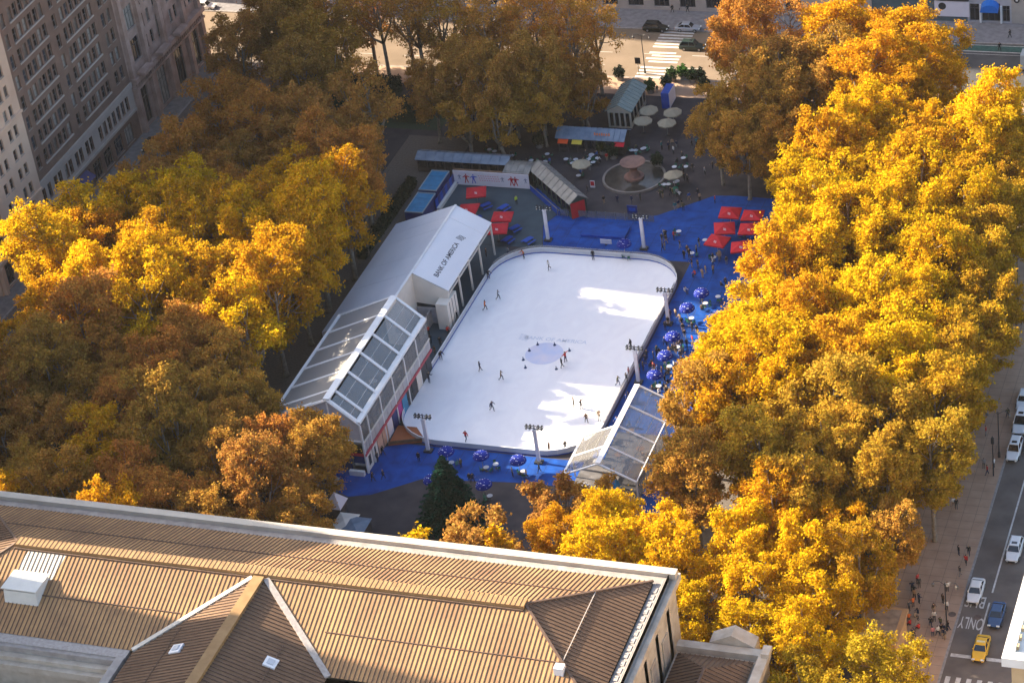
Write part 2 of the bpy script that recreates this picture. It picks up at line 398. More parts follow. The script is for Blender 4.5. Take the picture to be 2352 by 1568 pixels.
mark(road_n, 'bike_lane', 14, 200, 99.55, 101.6, -.127, green_paint); mark(road_n, 'lane_line', 14, 200, 101.65, 101.8)
for yy in (88.5, 93.2):
    for k in range(24): mark(road_n, 'lane_dash', -120 + k * 9, -117 + k * 9, yy, yy + .12)
mark(road_s, 'lane_line', -84.1, -83.95, -200, 80)
mark(road_s, 'lane_line', -81.0, -80.85, -60, -20)

# beds of ivy and lawn under the trees, gravel walks
for i, (x0, x1, y0, y1) in enumerate([(-70, -60, -60, 70), (-52, -45, -50, 40), (-68, -40, 62, 72), (40, 46, -40, 70), (54, 60, -40, 70), (20, 34, -72, -60), (-60, -30, -74, -62)]):
    o = sheet('planting_bed', x0, x1, y0, y1, 0.012, grass_m)
sheet('gravel_walk', -44.9, -33, -60, 60, .008, gravel); sheet('gravel_walk', 29, 39.9, -60, 75, .008, gravel); sheet('gravel_walk', 46.1, 53.9, -60, 75, .006, gravel)

# ------------------------------------------------------------------ rink
def rink_outline(w, l, r, grow=0.0, n=10):
    pts = []; hx, hy = w / 2 + grow, l / 2 + grow; R = r + grow
    for cx, cy, a0 in ((hx - R, hy - R, 0), (-hx + R, hy - R, 90), (-hx + R, -hy + R, 180), (hx - R, -hy + R, 270)):
        for k in range(n + 1):
            t = math.radians(a0 + 90 * k / n); pts.append((cx + R * math.cos(t), cy + R * math.sin(t)))
    return pts
RW, RL, RR = 30.5, 52.0, 7.5
def flat(name, pts, z, m): return struct(MB().poly([(p[0], p[1], z) for p in pts]).build(name, m))
deckpts = [tuple(G(*p)[:2]) for p in [(851, 1136), (968, 1100), (1189, 1108), (1330, 1120)]] + [(29, -37), (29.5, 46.5), (17.4, 46.8), (13.9, 46.4), (6.3, 39.3), (4, 38.4), (-10.2, 37.6), (-11.5, 34), (-9, 26.4), (15.6, 26.4), (15.6, -26.4), (-13, -26.4), (-15, -27.5)] + [tuple(G(*p)[:2]) for p in [(760, 1082), (735, 1110), (800, 1140)]]
flat('blue_deck', deckpts, .016, blue_deck_m)
dj = MB()
for k in range(26):
    y = -36 + k * 3.2
    dj.box(15.9, 29, y - .03, y + .03, .0165, .021)
for k in range(5): dj.box(17.4 + k * 2.6, 17.46 + k * 2.6, -36, 46, .0165, .0205)
for k in range(11): dj.box(-9 + k * 2.4, -8.95 + k * 2.4, 26.6, 37.3, .0165, .0205); dj.box(-11 + k * 2.6, -10.95 + k * 2.6, -31, -26.6, .0165, .0205)
for k in range(4): dj.box(-9, 15, 28.5 + k * 2.6, 28.55 + k * 2.6, .0165, .021)
dj = dj.build('deck_joints', mat('deck_joint_dark', (.004, .02, .08), .9)); dj['kind'] = 'stuff'
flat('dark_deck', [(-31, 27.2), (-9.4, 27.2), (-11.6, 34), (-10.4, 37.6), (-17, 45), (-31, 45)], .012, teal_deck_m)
flat('dark_deck', [(-35, -26.2), (-14.9, -26.2), (-14.9, 27.1), (-35, 27.1)], .012, teal_deck_m)  # strip beside the tent: shadow on the deck painted as dark teal
ice = flat('ice', rink_outline(RW, RL, RR), .03, ice_m)
# printing under the ice
me = text_mesh('ice_lettering', 'BANK OF AMERICA', 1.15, ice_mark, bold=.03)
c = G(1276, 781); o = obj('ice_lettering', me, ice, (c.x, c.y, .035)); o.rotation_euler = (0, 0, 0)
c = G(1250, 812); MB().lathe([(0.0, 0), (2.9, 0)], 40).build('ice_logo', ice_logo_m, ice, (c.x, c.y, .036))
def flag_logo(name, w, mats, parent=None):
    mb = MB()
    for i in range(3):
        for j in range(5):
            x = (i - 1) * w * .36; y = (j - 2) * w * .2; d = w * .07
            mb.poly([(x - w * .15, y - d - x * .35, 0), (x + w * .15, y - d - (x + w * .3) * .35 + w * .1, 0), (x + w * .15, y + d * .5 - (x + w * .3) * .35 + w * .1, 0), (x - w * .15, y + d * .5 - x * .35, 0)], i % len(mats))
    return mb.build(name, list(mats), parent)
o = flag_logo('ice_logo', 1.5, [ice_mark], ice); c = G(1204, 775); o.location = (c.x, c.y, .035)
# boards round the ice: one thing, each panel a part
barrier = thing('rink_barrier', 'low white rink barrier with clear panels running round the ice', 'barrier')
outl = rink_outline(RW, RL, RR, .08, 8)
segs = []
for i in range(len(outl)):
    a, b = Vector(outl[i]), Vector(outl[(i + 1) % len(outl)]); L = (b - a).length
    n = max(1, round(L / 2.4)); segs += [(a.lerp(b, k / n), a.lerp(b, (k + 1) / n)) for k in range(n)]
bm_panel = MB().box(0, 1, -.04, .04, 0, .95, 0).box(0, 1, -.06, .06, .95, 1.03, 1).box(0, 1, -.05, .05, 0.0, .2, 2).mesh('panel', [mat('board_grey', (0.5, 0.52, 0.56), .4, var=.1), white_m, blue_m])
bm_glass = MB().box(0, 1, -.012, .012, 1.03, 1.45).mesh('pane', glass_clear)
for a, b in segs:
    d = b - a; o = obj('panel', bm_panel, barrier, (a.x, a.y, 0)); o.rotation_euler = (0, 0, math.atan2(d.y, d.x)); o.scale = (d.length - .01, 1, 1)
    if d.length > 1.5 and a.x > 14 or a.y > 20:
        g = obj('pane', bm_glass, o)
    MB().box(-.05, .05, -.05, .05, 0, 1.08).mesh
# light masts
def light_mast():
    t = thing('light_mast', '', 'light mast')
    mb = MB().box(-.25, .25, -.18, .18, 0, 5.6); mb.box(-.29, .29, -.22, .22, 5.6, 5.75); mb.build('mast', mat('mast_white', (.74, .72, .76), .5, var=.06), t)
    MB().box(-.6, .6, -.5, .5, 0, .3).build('base', dark_m, t)
    for z in (5.95, 6.35): MB().bar((-1.25, 0, z), (1.25, 0, z), .09, .09).build('crossbar', dark_m, t)
    MB().box(-.06, .06, -.06, .06, 5.75, 6.6).build('spigot', dark_m, t)
    lm = MB().box(-.12, .12, -.1, .1, -.1, .1).mesh('lamp_head', dark_m); ln = MB().box(-.09, .09, -.12, -.102, -.07, .07).mesh('lens', mat('lamp_lens', (.6, .6, .55), .2))
    for z in (5.95, 6.35):
        for x in (-1.15, -.6, .6, 1.15):
            for s in (-1, 1): h = obj('lamp_head', lm, t, (x, s * .18, z)); h.rotation_euler = (0, 0, 0 if s < 0 else math.pi); obj('lens', ln, h)
    return t
mast = light_mast()
mx = [(8.5, -27.6, 'white light mast with black lamp heads by the near rink end, beside the clear tent'), (-8.4, -27.6, 'white light mast with black lamp heads beside the orange ramp'), (17.0, 9.0, 'white light mast standing by the curved rink end beside the deck crowd'),
      (16.9, -6.5, 'white light mast rising behind the clear tent roof ridge'), (-9.2, 29.7, 'white light mast between the red umbrellas and the blue deck'), (7.1, 29.2, 'white light mast on the blue deck beside the far rink curve')]
for i, (x, y, lb) in enumerate(mx):
    t = mast if i == 0 else dup(mast); t.location = (x, y, .016); t['label'] = lb; t['group'] = 'rink light masts'
# small dark cones round the ice logo
cone_me = MB().lathe([(.24, 0), (.24, .05), (.12, .08), (.03, .6), (0, .62)], 10).mesh('cone', mat('dark_cone', (.03, .05, .12), .6))
for px, py in [(1202, 827), (1207, 845), (1235, 792), (1274, 793), (1308, 806), (1278, 848), (1216, 806)]:
    c = G(px, py); tag(obj('marker_cone', cone_me, None, (c.x, c.y, .03)), 'small dark cone on the ice marking the round logo', 'cone', 'cones round the ice logo')
# ------------------------------------------------------------------ library
PW = 0.57
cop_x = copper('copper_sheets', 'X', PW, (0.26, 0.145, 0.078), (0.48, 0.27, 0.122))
cop_y = copper('copper_sheets_shade', 'Y', PW, (0.14, 0.085, 0.053), (0.22, 0.135, 0.082))  # same copper, darkened to hold the shade of hips and cross slopes
bat_m = mat('batten_patina', (0.12, 0.07, 0.045), 0.7, var=0.25, scale=1.5)
cap_m = mat('copper_cap', (0.27, 0.145, 0.055), 0.55, scale=0.9, col2=(0.36, 0.21, 0.085))
lib = thing('library_building', 'large stone library with ribbed copper hip roofs beside the park', 'building')
ZE, ZR, YW, YR, YE, XN, XS, XC = 24.0, 28.3, -77.9, -89.4, -101.0, 42.7, -46.7, -2.0
HN, HS = XN - 11.5, XS + 11.5
wl = MB()
wl.box(-49.5, 44.6, -76.4, -76.0, 0, 23.4); wl.box(44.2, 44.6, -102, -76.4, 0, 23.4); wl.box(-49.5, -49.1, -102, -76.4, 0, 23.4)
wl.box(-49.1, -15.6, -102.4, -102.0, 0, 23.3); wl.box(11.6, 44.6, -102.4, -102.0, 0, 23.3)
wl.box(-15.8, -15.4, -150, -102.4, 0, 23.3); wl.box(11.2, 11.6, -150, -102.4, 0, 23.3)
wl.build('wall', marble, lib)
for k in range(5):
    y = -79.5 - k * 4.6; MB().box(44.6, 44.2, y - .5, y + .5, 0, 22.6).build('pilaster', marble, lib)
    if k < 4:
        w = MB(); w.box(44.602, 44.75, y - 3.3, y - 1.3, 9, 19); w.box(44.75, 44.76, y - 3.1, y - 1.5, 9.2, 18.8, 1)
        w.build('blind_window', [marble, marble_grey], lib)
# cornices and parapets
co = MB(); co.box(-49.9, 45.2, -76.0, -75.2, 22.6, 23.5); co.box(44.6, 45.2, -102.8, -76.0, 22.6, 23.5)
co.box(-15.4, 11.2, -150, -102.4, 23.3, 23.35); co.build('cornice', marble, lib)
pa = MB(); pa.box(-50.1, 45.0, -76.6, -75.5, 23.5, 24.35); pa.build('parapet', mat('parapet_marble', (.42, .36, .29), .75, scale=.35, col2=(.56, .5, .41), detail=10), lib)
pa = MB(); pa.box(44.2, 44.2, -102.6, -76.602, 23.5, 24.3); pa.build('parapet', marble, lib)
gt = MB(); gt.box(XS - 2.4, XN + 1.5, -77.95, -76.602, 23.4, 23.75); gt.box(XN + .02, 44.19, -102.0, -77.952, 23.38, 23.73)
gt.build('gutter', marble_grey, lib)
for k in range(17): MB().box(42.9, 43.5, -79.6 - k * 1.3, -78.7 - k * 1.3, 23.73, 23.8).build('gutter_block', lead, lib)
MB().bar((43.95, -77.6, 24.25), (43.95, -102, 24.25), .1, .1).build('rail', lead, lib)
# eastern eave of the court: stepped courses
for i, (yy, z0, z1) in enumerate([(-102.9, 22.9, 23.75), (-103.7, 22.2, 22.898), (-104.4, 21.3, 22.198)]):
    MB().box(-49, -15.8, yy, -102.402, z0, z1).build('cornice', marble_grey if i == 0 else marble, lib)
MB().box(-49, -15.0, -102.398, -100.9, 23.2, 23.95).build('gutter', lead, lib)
MB().box(-49, -15.85, -108, -104.45, 8, 17).build('court_annex', marble_grey, lib)
MB().box(-16.1, -15.0, -150, -102.42, 23.36, 24.05).build('gutter', marble_grey, lib)
def slope(name, pts, m): return MB().poly(pts).build(name, m, lib)
rw = slope('roof_slope', [(XN, YW, ZE), (HN, YR, ZR), (HS, YR, ZR), (XS, YW, ZE)], cop_x)
re = MB(); re.poly([(HN, YR, ZR), (XN, YE, ZE), (10.5, YE, ZE), (XC, YR, ZR)]); re.poly([(XC, YR, ZR), (-14.5, YE, ZE), (XS, YE, ZE), (HS, YR, ZR)])
re = re.build('roof_slope', cop_x, lib)
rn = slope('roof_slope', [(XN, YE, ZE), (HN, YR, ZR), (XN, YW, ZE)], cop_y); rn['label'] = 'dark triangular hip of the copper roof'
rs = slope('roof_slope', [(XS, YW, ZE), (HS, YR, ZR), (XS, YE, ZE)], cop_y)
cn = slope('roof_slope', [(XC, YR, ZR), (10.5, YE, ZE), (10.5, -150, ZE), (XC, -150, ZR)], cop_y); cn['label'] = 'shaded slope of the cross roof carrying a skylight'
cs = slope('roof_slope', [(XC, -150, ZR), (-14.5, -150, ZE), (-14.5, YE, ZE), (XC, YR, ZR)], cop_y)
bat = MB().box(-.038, .038, 0, 1, 0, .085).mesh('batten', bat_m)
def batten(par, p, q):
    p, q = Vector(p), Vector(q); d = q - p; L = d.length; y = d.normalized(); x = Vector((1, 0, 0)); z = x.cross(y)
    if z.z < 0: x = -x; z = -z
    o = obj('batten', bat, par); frame_mat(o, x, y * L, z, p)
k = math.ceil(XS / PW)
while k * PW < XN:
    x = k * PW; t = min(1, (XN - x) / 11.5, (x - XS) / 11.5)
    if t > .03:
        batten(rw, (x, YW, ZE), (x, YW + (YR - YW) * t, ZE + (ZR - ZE) * t))
        tv = 1 - abs(x - XC) / 12.5 if -14.5 < x < 10.5 else 0.0
        if t - tv > .03: batten(re, (x, YE + (YR - YE) * tv, ZE + (ZR - ZE) * tv), (x, YE + (YR - YE) * t, ZE + (ZR - ZE) * t))
    k += 1
def battens_y(par, xe, xr, y0, y1, lim):
    mb = MB(); y = math.ceil(y0 / PW) * PW
    while y < y1:
        t0, t1 = lim(y)
        if t1 - t0 > .03:
            a = Vector((xe + (xr - xe) * t0, y, ZE + (ZR - ZE) * t0)); b = Vector((xe + (xr - xe) * t1, y, ZE + (ZR - ZE) * t1))
            n = Vector((0, 1, 0)).cross(b - a).normalized(); n = n if n.z > 0 else -n
            mb.bar(a + n * .06, b + n * .06, .1, .12, up=n)
        y += PW
    o = mb.build('batten', bat_m, par); o['kind'] = 'stuff'
battens_y(rn, XN, HN, YE, YW, lambda y: (0, 1 - abs(y - YR) / 11.6))
battens_y(rs, XS, HS, YE, YW, lambda y: (0, 1 - abs(y - YR) / 11.6))
battens_y(cn, 10.5, XC, -150, YR, lambda y: (max(0, (y - YE) / 11.6), 1)); battens_y(cs, -14.5, XC, -150, YR, lambda y: (max(0, (y - YE) / 11.6), 1))
# ridge caps, hips, valleys, seams
rc = MB(); rc.box(HS - .1, HN + .1, YR - .75, YR + .75, ZR - .35, ZR + .35); rc.build('ridge_cap', cap_m, lib)
rb = MB(); kk = HS
while kk < HN: rb.box(kk - .03, kk + .03, YR - .76, YR + .76, ZR + .352, ZR + .4); rb.box(kk - .03, kk + .03, YR + .752, YR + .79, ZR - .1, ZR + .35); kk += .6
o = rb.build('ridge_rib', bat_m, lib); o['kind'] = 'stuff'
MB().box(HS, HN, YR - .95, YR - .752, ZR - .42, ZR - .1).build('ridge_trim', bat_m, lib)
rc = MB(); rc.box(XC - .7, XC + .7, -150, YR - .96, ZR - .3, ZR + .22); rc.box(XC - .78, XC - .702, -150, YR - .96, ZR - .3, ZR + .1); rc.build('ridge_cap', mat('cap_ochre', (.22, .12, .04), .6, scale=.7, col2=(.3, .18, .07)), lib)
for a, b in (((HN, YR, ZR + .1), (XN, YW, ZE + .1)), ((HN, YR, ZR + .1), (XN, YE, ZE + .1)), ((HS, YR, ZR + .1), (XS, YW, ZE + .1)), ((HS, YR, ZR + .1), (XS, YE, ZE + .1))):
    MB().bar(a, b, .28, .22).build('hip_cap', bat_m, lib)
MB().bar((XC + .9, YR - .95, ZR - .15), (10.6, YE - .1, ZE + .12), .75, .3).build('valley_flashing', lead, lib)
vb = MB().bar((XC - .9, YR - .95, ZR - .15), (-14.6, YE - .1, ZE + .12), .6, .3); vb.build('valley_flashing', mat('pale_flashing', (.5, .44, .36), .6, scale=2, col2=(.66, .6, .5)), lib)
def sl(yb, yt, t, x0, x1):
    y = yb + (yt - yb) * t; z = ZE + (ZR - ZE) * t
    MB().box(x0, x1, y - .05, y + .05, z, z + .14).build('seam', bat_m, lib)
sl(YW, YR, .5, XS + 6, XN - 6); sl(YE, YR, .45, 8.4, XN - 5.4); sl(YE, YR, .45, XS + 5.4, -10.4)
MB().bar((XN - 5.2, YE + 5.3, ZE + 2.06), (XN - 5.2, YW - 5.3, ZE + 2.06), .09, .12).build('seam', lead, lib)
MB().bar((4.5, -99, ZE + 2.17), (4.5, -150, ZE + 2.17), .07, .1).build('seam', bat_m, lib); MB().bar((-9.3, -98, ZE + 1.9), (-9.3, -150, ZE + 1.9), .07, .1).build('seam', bat_m, lib)
# roof vent box with pale wash above it
def on_e(x, y): return ZE + (ZR - ZE) * (y - YE) / (YR - YE)
vx = (-33.6, -29.0); vy = (-97.2, -93.6)
vb = MB(); zb = on_e(0, vy[0]) - .2
vb.add([(vx[0], vy[0], zb), (vx[1], vy[0], zb), (vx[1], vy[1], zb + 1.2), (vx[0], vy[1], zb + 1.2), (vx[0] + .1, vy[0] + .3, zb + 1.9), (vx[1] - .1, vy[0] + .3, zb + 1.9), (vx[1] - .1, vy[1], zb + 2.2), (vx[0] + .1, vy[1], zb + 2.2)],
       [(0, 1, 5, 4), (1, 2, 6, 5), (2, 3, 7, 6), (3, 0, 4, 7), (4, 5, 6, 7)])
vb.box(vx[0] - .12, vx[1] + .12, vy[0] + .15, vy[1] + .1, zb + 2.201, zb + 2.32)
vb.build('vent_box', mat('vent_white', (.72, .68, .6), .5, var=.05), lib)
MB().quad((vx[0] - .3, vy[1] - .1, on_e(0, vy[1] - .1) + .012), (vx[1] + .3, vy[1] - .1, on_e(0, vy[1] - .1) + .012), (vx[1] + .9, YR - .9, on_e(0, YR - .9) + .012), (vx[0] + .3, YR - .9, on_e(0, YR - .9) + .012)).build('pale_patch', mat('whitewash', (.6, .55, .46), .7, var=.1, scale=1.2), lib)
# skylights and the small hatch
def skylight(t, y, xe, par):
    x = xe + (XC - xe) * t; z = ZE + (ZR - ZE) * t; n = Vector((ZR - ZE, 0, abs(XC - xe))).normalized() if xe > XC else Vector((-(ZR - ZE), 0, abs(XC - xe))).normalized()
    u = Vector((0, 1, 0)).cross(n); o = MB().box(-.75, .75, -.75, .75, 0, .28).box(-.4, .4, -.4, .4, .28, .4, 1).build('skylight', [white_m, mat('skylight_pane', (.5, .52, .55), .3)], par); frame_mat(o, u, (0, 1, 0), n, (x, y, z))
c = G(622, 1525, 26); skylight((10.5 - c.x) / 12.5, c.y, 10.5, cn)
c = G(408, 1497, 26); skylight((c.x + 14.5) / 12.5, c.y, -14.5, cs)
c = G(1285, 1535, 26); MB().box(c.x - .55, c.x + .55, c.y - .5, c.y + .5, 24.5, 26.4).build('roof_hatch', white_m, lib)
# annex pavilion at the north side
an = thing('library_annex', 'low stone annex with small hipped copper roof at the library corner', 'building')
ax0, ax1, ay0, ay1 = 45.3, 56.2, -96, -79.0
MB().box(ax0, ax1, ay0, ay1, 0, 15.4).build('wall', marble, an)
pm = MB(); pm.box(ax0, ax1 + .3, ay1 - .9, ay1 + .3, 15.4, 16.3); pm.box(ax1 - .9, ax1 + .3, ay0, ay1 - .9, 15.4, 16.3); pm.build('parapet', marble, an)
for a in (ay1 - .3,): MB().box(ax1 - .55, ax1 + .45, ay1 - 1.2, ay1 + .45, 16.3, 16.9).build('corner_block', marble, an)
ex0, ex1, ey0, ey1 = ax0 + .3, ax1 - 1.4, ay0 + 1, ay1 - 1.3; mxx, y1r = (ex0 + ex1) / 2, ey1 - 4.4
r = MB(); r.poly([(ex0, ey1, 15.6), (mxx, y1r, 17.6), (ex1, ey1, 15.6)][::-1]); r.poly([(ex1, ey1, 15.6), (mxx, y1r, 17.6), (mxx, ey0, 17.6), (ex1, ey0, 15.6)][::-1]); r.poly([(ex0, ey0, 15.6), (mxx, ey0, 17.6), (mxx, y1r, 17.6), (ex0, ey1, 15.6)][::-1])
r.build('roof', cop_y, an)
b = MB()
for i in range(22):
    y = ey1 - .5 - i * .6
    for xe in (ex0, ex1):
        t = min(1, (ey1 - y) / 4.4); b.bar((xe, y, 15.66), (xe + (mxx - xe) * t, y, 15.66 + 2 * t), .08, .1)
for i in range(15):
    x = ex0 + .3 + i * .6; t = 1 - abs(x - mxx) / (mxx - ex0); b.bar((x, ey1, 15.66), (x, ey1 - 4.4 * t, 15.66 + 2 * t), .08, .1)
o = b.build('batten', bat_m, an); o['kind'] = 'stuff'
MB().bar((mxx, y1r + .1, 17.7), (mxx, ey0, 17.7), .3, .25).build('ridge_cap', bat_m, an)
p = MB(); p.add([(49, -78.6, 16.3), (54.5, -78.6, 16.3), (51.75, -78.6, 17.7), (49, -76.6, 16.3), (54.5, -76.6, 16.3), (51.75, -76.6, 17.7)], [(0, 1, 2), (5, 4, 3), (0, 2, 5, 3), (2, 1, 4, 5), (0, 3, 4, 1)]); p.box(49, 54.5, -78.6, -76.6, 0, 16.298); p.build('porch', marble, an)
for k in range(9): MB().box(45.32, 46.4, -88.6 + k * .0 - k * .75, -88.2 - k * .75, 15.7, 16.4).build('baluster', cop_y, an)

# ------------------------------------------------------------------ tall buildings along the side street
def block(name, label, x0, x1, y0, y1, H, m, facade=None, win_limit=300, roofm=None, group=None):
    """building with an opened street face towards +X at x1; facade = list of (y, z, w, h, kind)"""
    t = thing(name, label, 'building', group=group); mb = MB()
    ops = [(y - y0 - w / 2, z, y - y0 + w / 2, z + h) for y, z, w, h, kd in (facade or [])]
    open_wall(mb, (x1, y0, 0), (0, 1, 0), (0, 0, 1), (1, 0, 0), y1 - y0, H, ops, .35)
    mb.quad((x0, y0, 0), (x1, y0, 0), (x1, y0, H), (x0, y0, H)); mb.quad((x1, y1, 0), (x0, y1, 0), (x0, y1, H), (x1, y1, H)); mb.quad((x0, y1, 0), (x0, y0, 0), (x0, y0, H), (x0, y1, H))
    mb.build('wall', m, t)
    MB().box(x0 - .3, x1 + .4, y0 - .02, y1 + .02, H, H + 1.1).build('roof', roofm or granite, t)
    for y, z, w, h, kd in (facade or []):
        fr = 'win_frame'; gl = random.choice(['win_glass', 'win_glass', 'win_glass', 'win_sky', 'win_blind', 'win_curtain'])
        o = obj('window', window_mesh(w, h, kd, fr, gl), t); frame_mat(o, (0, 1, 0), (0, 0, 1), (1, 0, 0), (x1 - .24, y, z))
    return t
# brown brick slab
fac = []
cols = [21.8] + [24.3 + 1.75 * i for i in range(6)] + [36.4] + [39.0 + 1.75 * i for i in range(6)] + [51.2, 53.2]
for r_ in range(8):
    for y in cols:
        fac.append((y, 12.3 + r_ * 3.75, 1.2, 2.4, 'sash'))
for y in [20.9, 22.9] + [25.2 + 1.55 * i + (i // 2) * .8 for i in range(8)] + [42.0 + 1.75 * i for i in range(7)]: fac.append((y, 6.2, 1.1, 2.6, 'sash'))
for k in range(8): fac.append((22.2 + k * 4.1, .6, 2.9, 3.4, 'grid'))
bb = block('apartment_block', 'tall brown brick slab with rows of sash windows and pale stone base', -125, -95, 20, 55, 50, brick_brown, fac)
MB().box(-124, -97, 31, 54.5, 51.2, 63).build('penthouse', brick_brown, bb)
MB().box(-94.995, -94.7, 20, 55, 9.6, 10.5).build('cornice', granite, bb); MB().box(-94.995, -94.75, 20, 55, 5.0, 5.5).build('string_course', granite, bb)
bs = MB(); open_wall(bs, (-94.98, 20, 5.5), (0, 1, 0), (0, 0, 1), (1, 0, 0), 35, 4.1, [(y - 20 - w / 2 - .02, z - 5.52, y - 20 + w / 2 + .02, z + h - 5.48) for y, z, w, h, kd in fac if 6 < z < 7], .1); bs.build('stone_base', granite, bb)
for r_ in range(8):
    for ya, yb in ((23.6, 33.7), (38.3, 48.4)): MB().box(-94.995, -94.8, ya, yb, 12.05 + r_ * 3.75, 12.26 + r_ * 3.75).build('sill_band', granite, bb)
for ya in (26.5, 31.2): MB().add([(-95, ya, 4.4), (-95, ya + 3.6, 4.4), (-93.2, ya + 3.6, 3.4), (-93.2, ya, 3.4)], [(0, 1, 2, 3)]).build('awning', navy_m, bb)
# limestone building nearer
fac = []
for r_ in range(9):
    for y in (10.0, 11.9, 15.0, 16.9, 4.2, 6.1): fac.append((y, 10.6 + r_ * 3.6, 1.1, 2.0, 'sash'))
for y in (4.9, 10.9, 15.9): fac.append((y, 6.0, 1.5, 3.2, 'grid'))
for y in (5.0, 9.5, 14.3): fac.append((y, .4, 2.3, 4.0, 'grid'))
lb = block('stone_building', 'pale limestone building with arched windows and pilasters over dark awning', -120, -94.4, 1.5, 19.6, 60, limestone, fac)
MB().box(-94.395, -93.9, 1.5, 19.6, 5.0, 5.6).build('cornice', limestone, lb); MB().box(-94.395, -94.1, 1.5, 19.6, 9.7, 10.1).build('cornice', limestone, lb); MB().box(-94.395, -94.0, 1.5, 19.6, 24.5, 24.9).build('cornice', limestone, lb)
for y in (4.9, 10.9, 15.9):
    a = MB(); n = 10
    for k in range(n):
        t0, t1 = math.pi * k / n, math.pi * (k + 1) / n
        a.bar((-94.25, y + math.cos(t0), 9.0 + math.sin(t0) * .7), (-94.25, y + math.cos(t1), 9.0 + math.sin(t1) * .7), .3, .25, up=(1, 0, 0))
    a.build('arch', limestone, lb)
for y in (2.2, 7.3, 12.0, 16.8, 19.0): MB().box(-94.395, -93.7, y - .35, y + .35, 0, 4.99).build('pilaster', limestone, lb)
MB().add([(-94.39, 12.6, 4.2), (-94.39, 17.6, 4.2), (-91.6, 17.6, 3.3), (-91.6, 12.6, 3.3), (-91.6, 12.6, 2.9), (-91.6, 17.6, 2.9)], [(0, 1, 2, 3), (3, 2, 5, 4)]).build('awning', dark_m, lb)
# rose stone hotel at the corner
fac = []
for r_ in range(6):
    for y in (59.6, 69.6): fac.append((y, 12.6 + r_ * 6.2, 3.0, 4.4, 'grid'))
    for y in (63.6, 65.9, 73.6, 75.6, 79.2, 81.4): fac.append((y, 12.8 + r_ * 4.2, 1.1, 2.6, 'sash'))
for y in (58.6, 66.0, 73.4, 80.2): fac.append((y, .5, 3.2, 7.0, 'grid'))
hb = block('corner_hotel', 'rose stone corner building with tall piers and arched street bays', -125, -95, 55.02, 84, 66, hotel_stone, fac)
for y in (56.0, 62.0, 70.0 - .9, 77.4, 83.2): MB().box(-94.995, -94.2, y - .55, y + .55, 0, 58).build('pier', hotel_stone, hb)
MB().box(-94.995, -93.7, 55.1, 83.9, 10.0, 10.9).build('cornice', hotel_stone, hb); MB().box(-94.995, -93.9, 55.1, 83.9, 8.6, 9.0).build('balcony', hotel_stone, hb)
for k in range(36): MB().box(-94.0, -93.85, 55.6 + k * .78, 55.75 + k * .78, 9.0, 10.0).build('baluster', hotel_stone, hb)
for y in (58.6, 66.0, 73.4): MB().box(-94.19, -92.6, y - 1.9, y + 1.9, 11.0, 11.6).build('balcony', hotel_stone, hb)
# the rest of that street, out of the picture to the left; it is what shades the rink
for nm, lbl, x0, x1, y0, y1, H, m in [
    ('office_building', 'low grey stone building in the gap beside the limestone building', -120, -95, -22, 1.4, 20, granite),
    ('office_tower', 'slender dark brick tower above the side street', -122, -95, -33.5, -22.1, 98, brick_brown),
    ('office_building', 'mid rise brown brick building next to the slender tower', -122, -95, -62, -33.6, 54, brick_brown),
    ('office_building', 'tall grey stone building facing the library end', -122, -95, -81, -68, 74, granite),
    ('office_building', 'low limestone building facing the library end', -122, -95, -89.1, -81.1, 38, limestone),
    ('office_building', 'tall brown building at the avenue corner beyond the library', -122, -95, -150, -89.2, 94, brick_brown)]:
    block(nm, lbl, x0, x1, y0, y1, H, m, [(y0 + 2 + 3 * i, 4 + 4 * j, 1.3, 2.2, 'sash') for i in range(int((y1 - y0 - 2) / 3)) for j in range(2)], group=None)
bk = block('office_tower', 'tall setback brick tower standing behind the brown brick slab', -150, -126, 30, 83, 98, brick_brown)

# ------------------------------------------------------------------ avenue shops at the far side
def shop_block(name, label, x0, x1, H, m, ops, yf=110.0):
    t = thing(name, label, 'building'); mb = MB()
    open_wall(mb, (x0, yf, 0), (1, 0, 0), (0, 0, 1), (0, -1, 0), x1 - x0, H, [(o[0] - x0, o[1], o[2] - x0, o[3]) for o in ops], .5)
    mb.quad((x1, yf, 0), (x1, yf + 30, 0), (x1, yf + 30, H), (x1, yf, H)); mb.quad((x0, yf + 30, 0), (x0, yf, 0), (x0, yf, H), (x0, yf + 30, H)); mb.quad((x1, yf + 30, 0), (x0, yf + 30, 0), (x0, yf + 30, H), (x1, yf + 30, H))
    mb.build('wall', m, t); MB().box(x0, x1, yf - .3, yf + 30, H, H + 1).build('roof', granite, t)
    for o in ops:
        w = window_mesh(o[2] - o[0], o[3] - o[1], o[4] if len(o) > 4 else 'grid'); q = obj('window', w, t); frame_mat(q, (1, 0, 0), (0, 0, 1), (0, -1, 0), ((o[0] + o[2]) / 2, yf + .35, o[1]))
    return t
teal_wall = mat('teal_shopfront', (0.07, 0.11, 0.13), .7, var=.15, scale=1); pale_wall = mat('pale_shopfront', (0.42, 0.4, 0.42), .7, var=.08, scale=.8); beige_wall = mat('beige_shopfront', (0.42, 0.36, 0.31), .8, var=.08, scale=.8)
shop_block('office_tower', 'unseen grey tower added across the avenue to shade its far end', -150, -60.1, 112, granite, [])  # tower out of view, added to throw shade on the avenue
shop_block('office_building', 'long grey stone building lining the far side of the avenue', -60, 26, 36, granite, [(-60 + 5 * i, .6, -57 + 5 * i, 4, 'grid') for i in range(15)])
s1 = shop_block('shop_building', 'teal shopfront with black sign band and white poster', 26.02, 43.2, 36, teal_wall, [(27 + 4 * i, 7.2 + 4 * j, 29.6 + 4 * i, 9.6 + 4 * j, 'grid') for i in range(4) for j in range(2)])
xs = G(2160, 30, 3).x
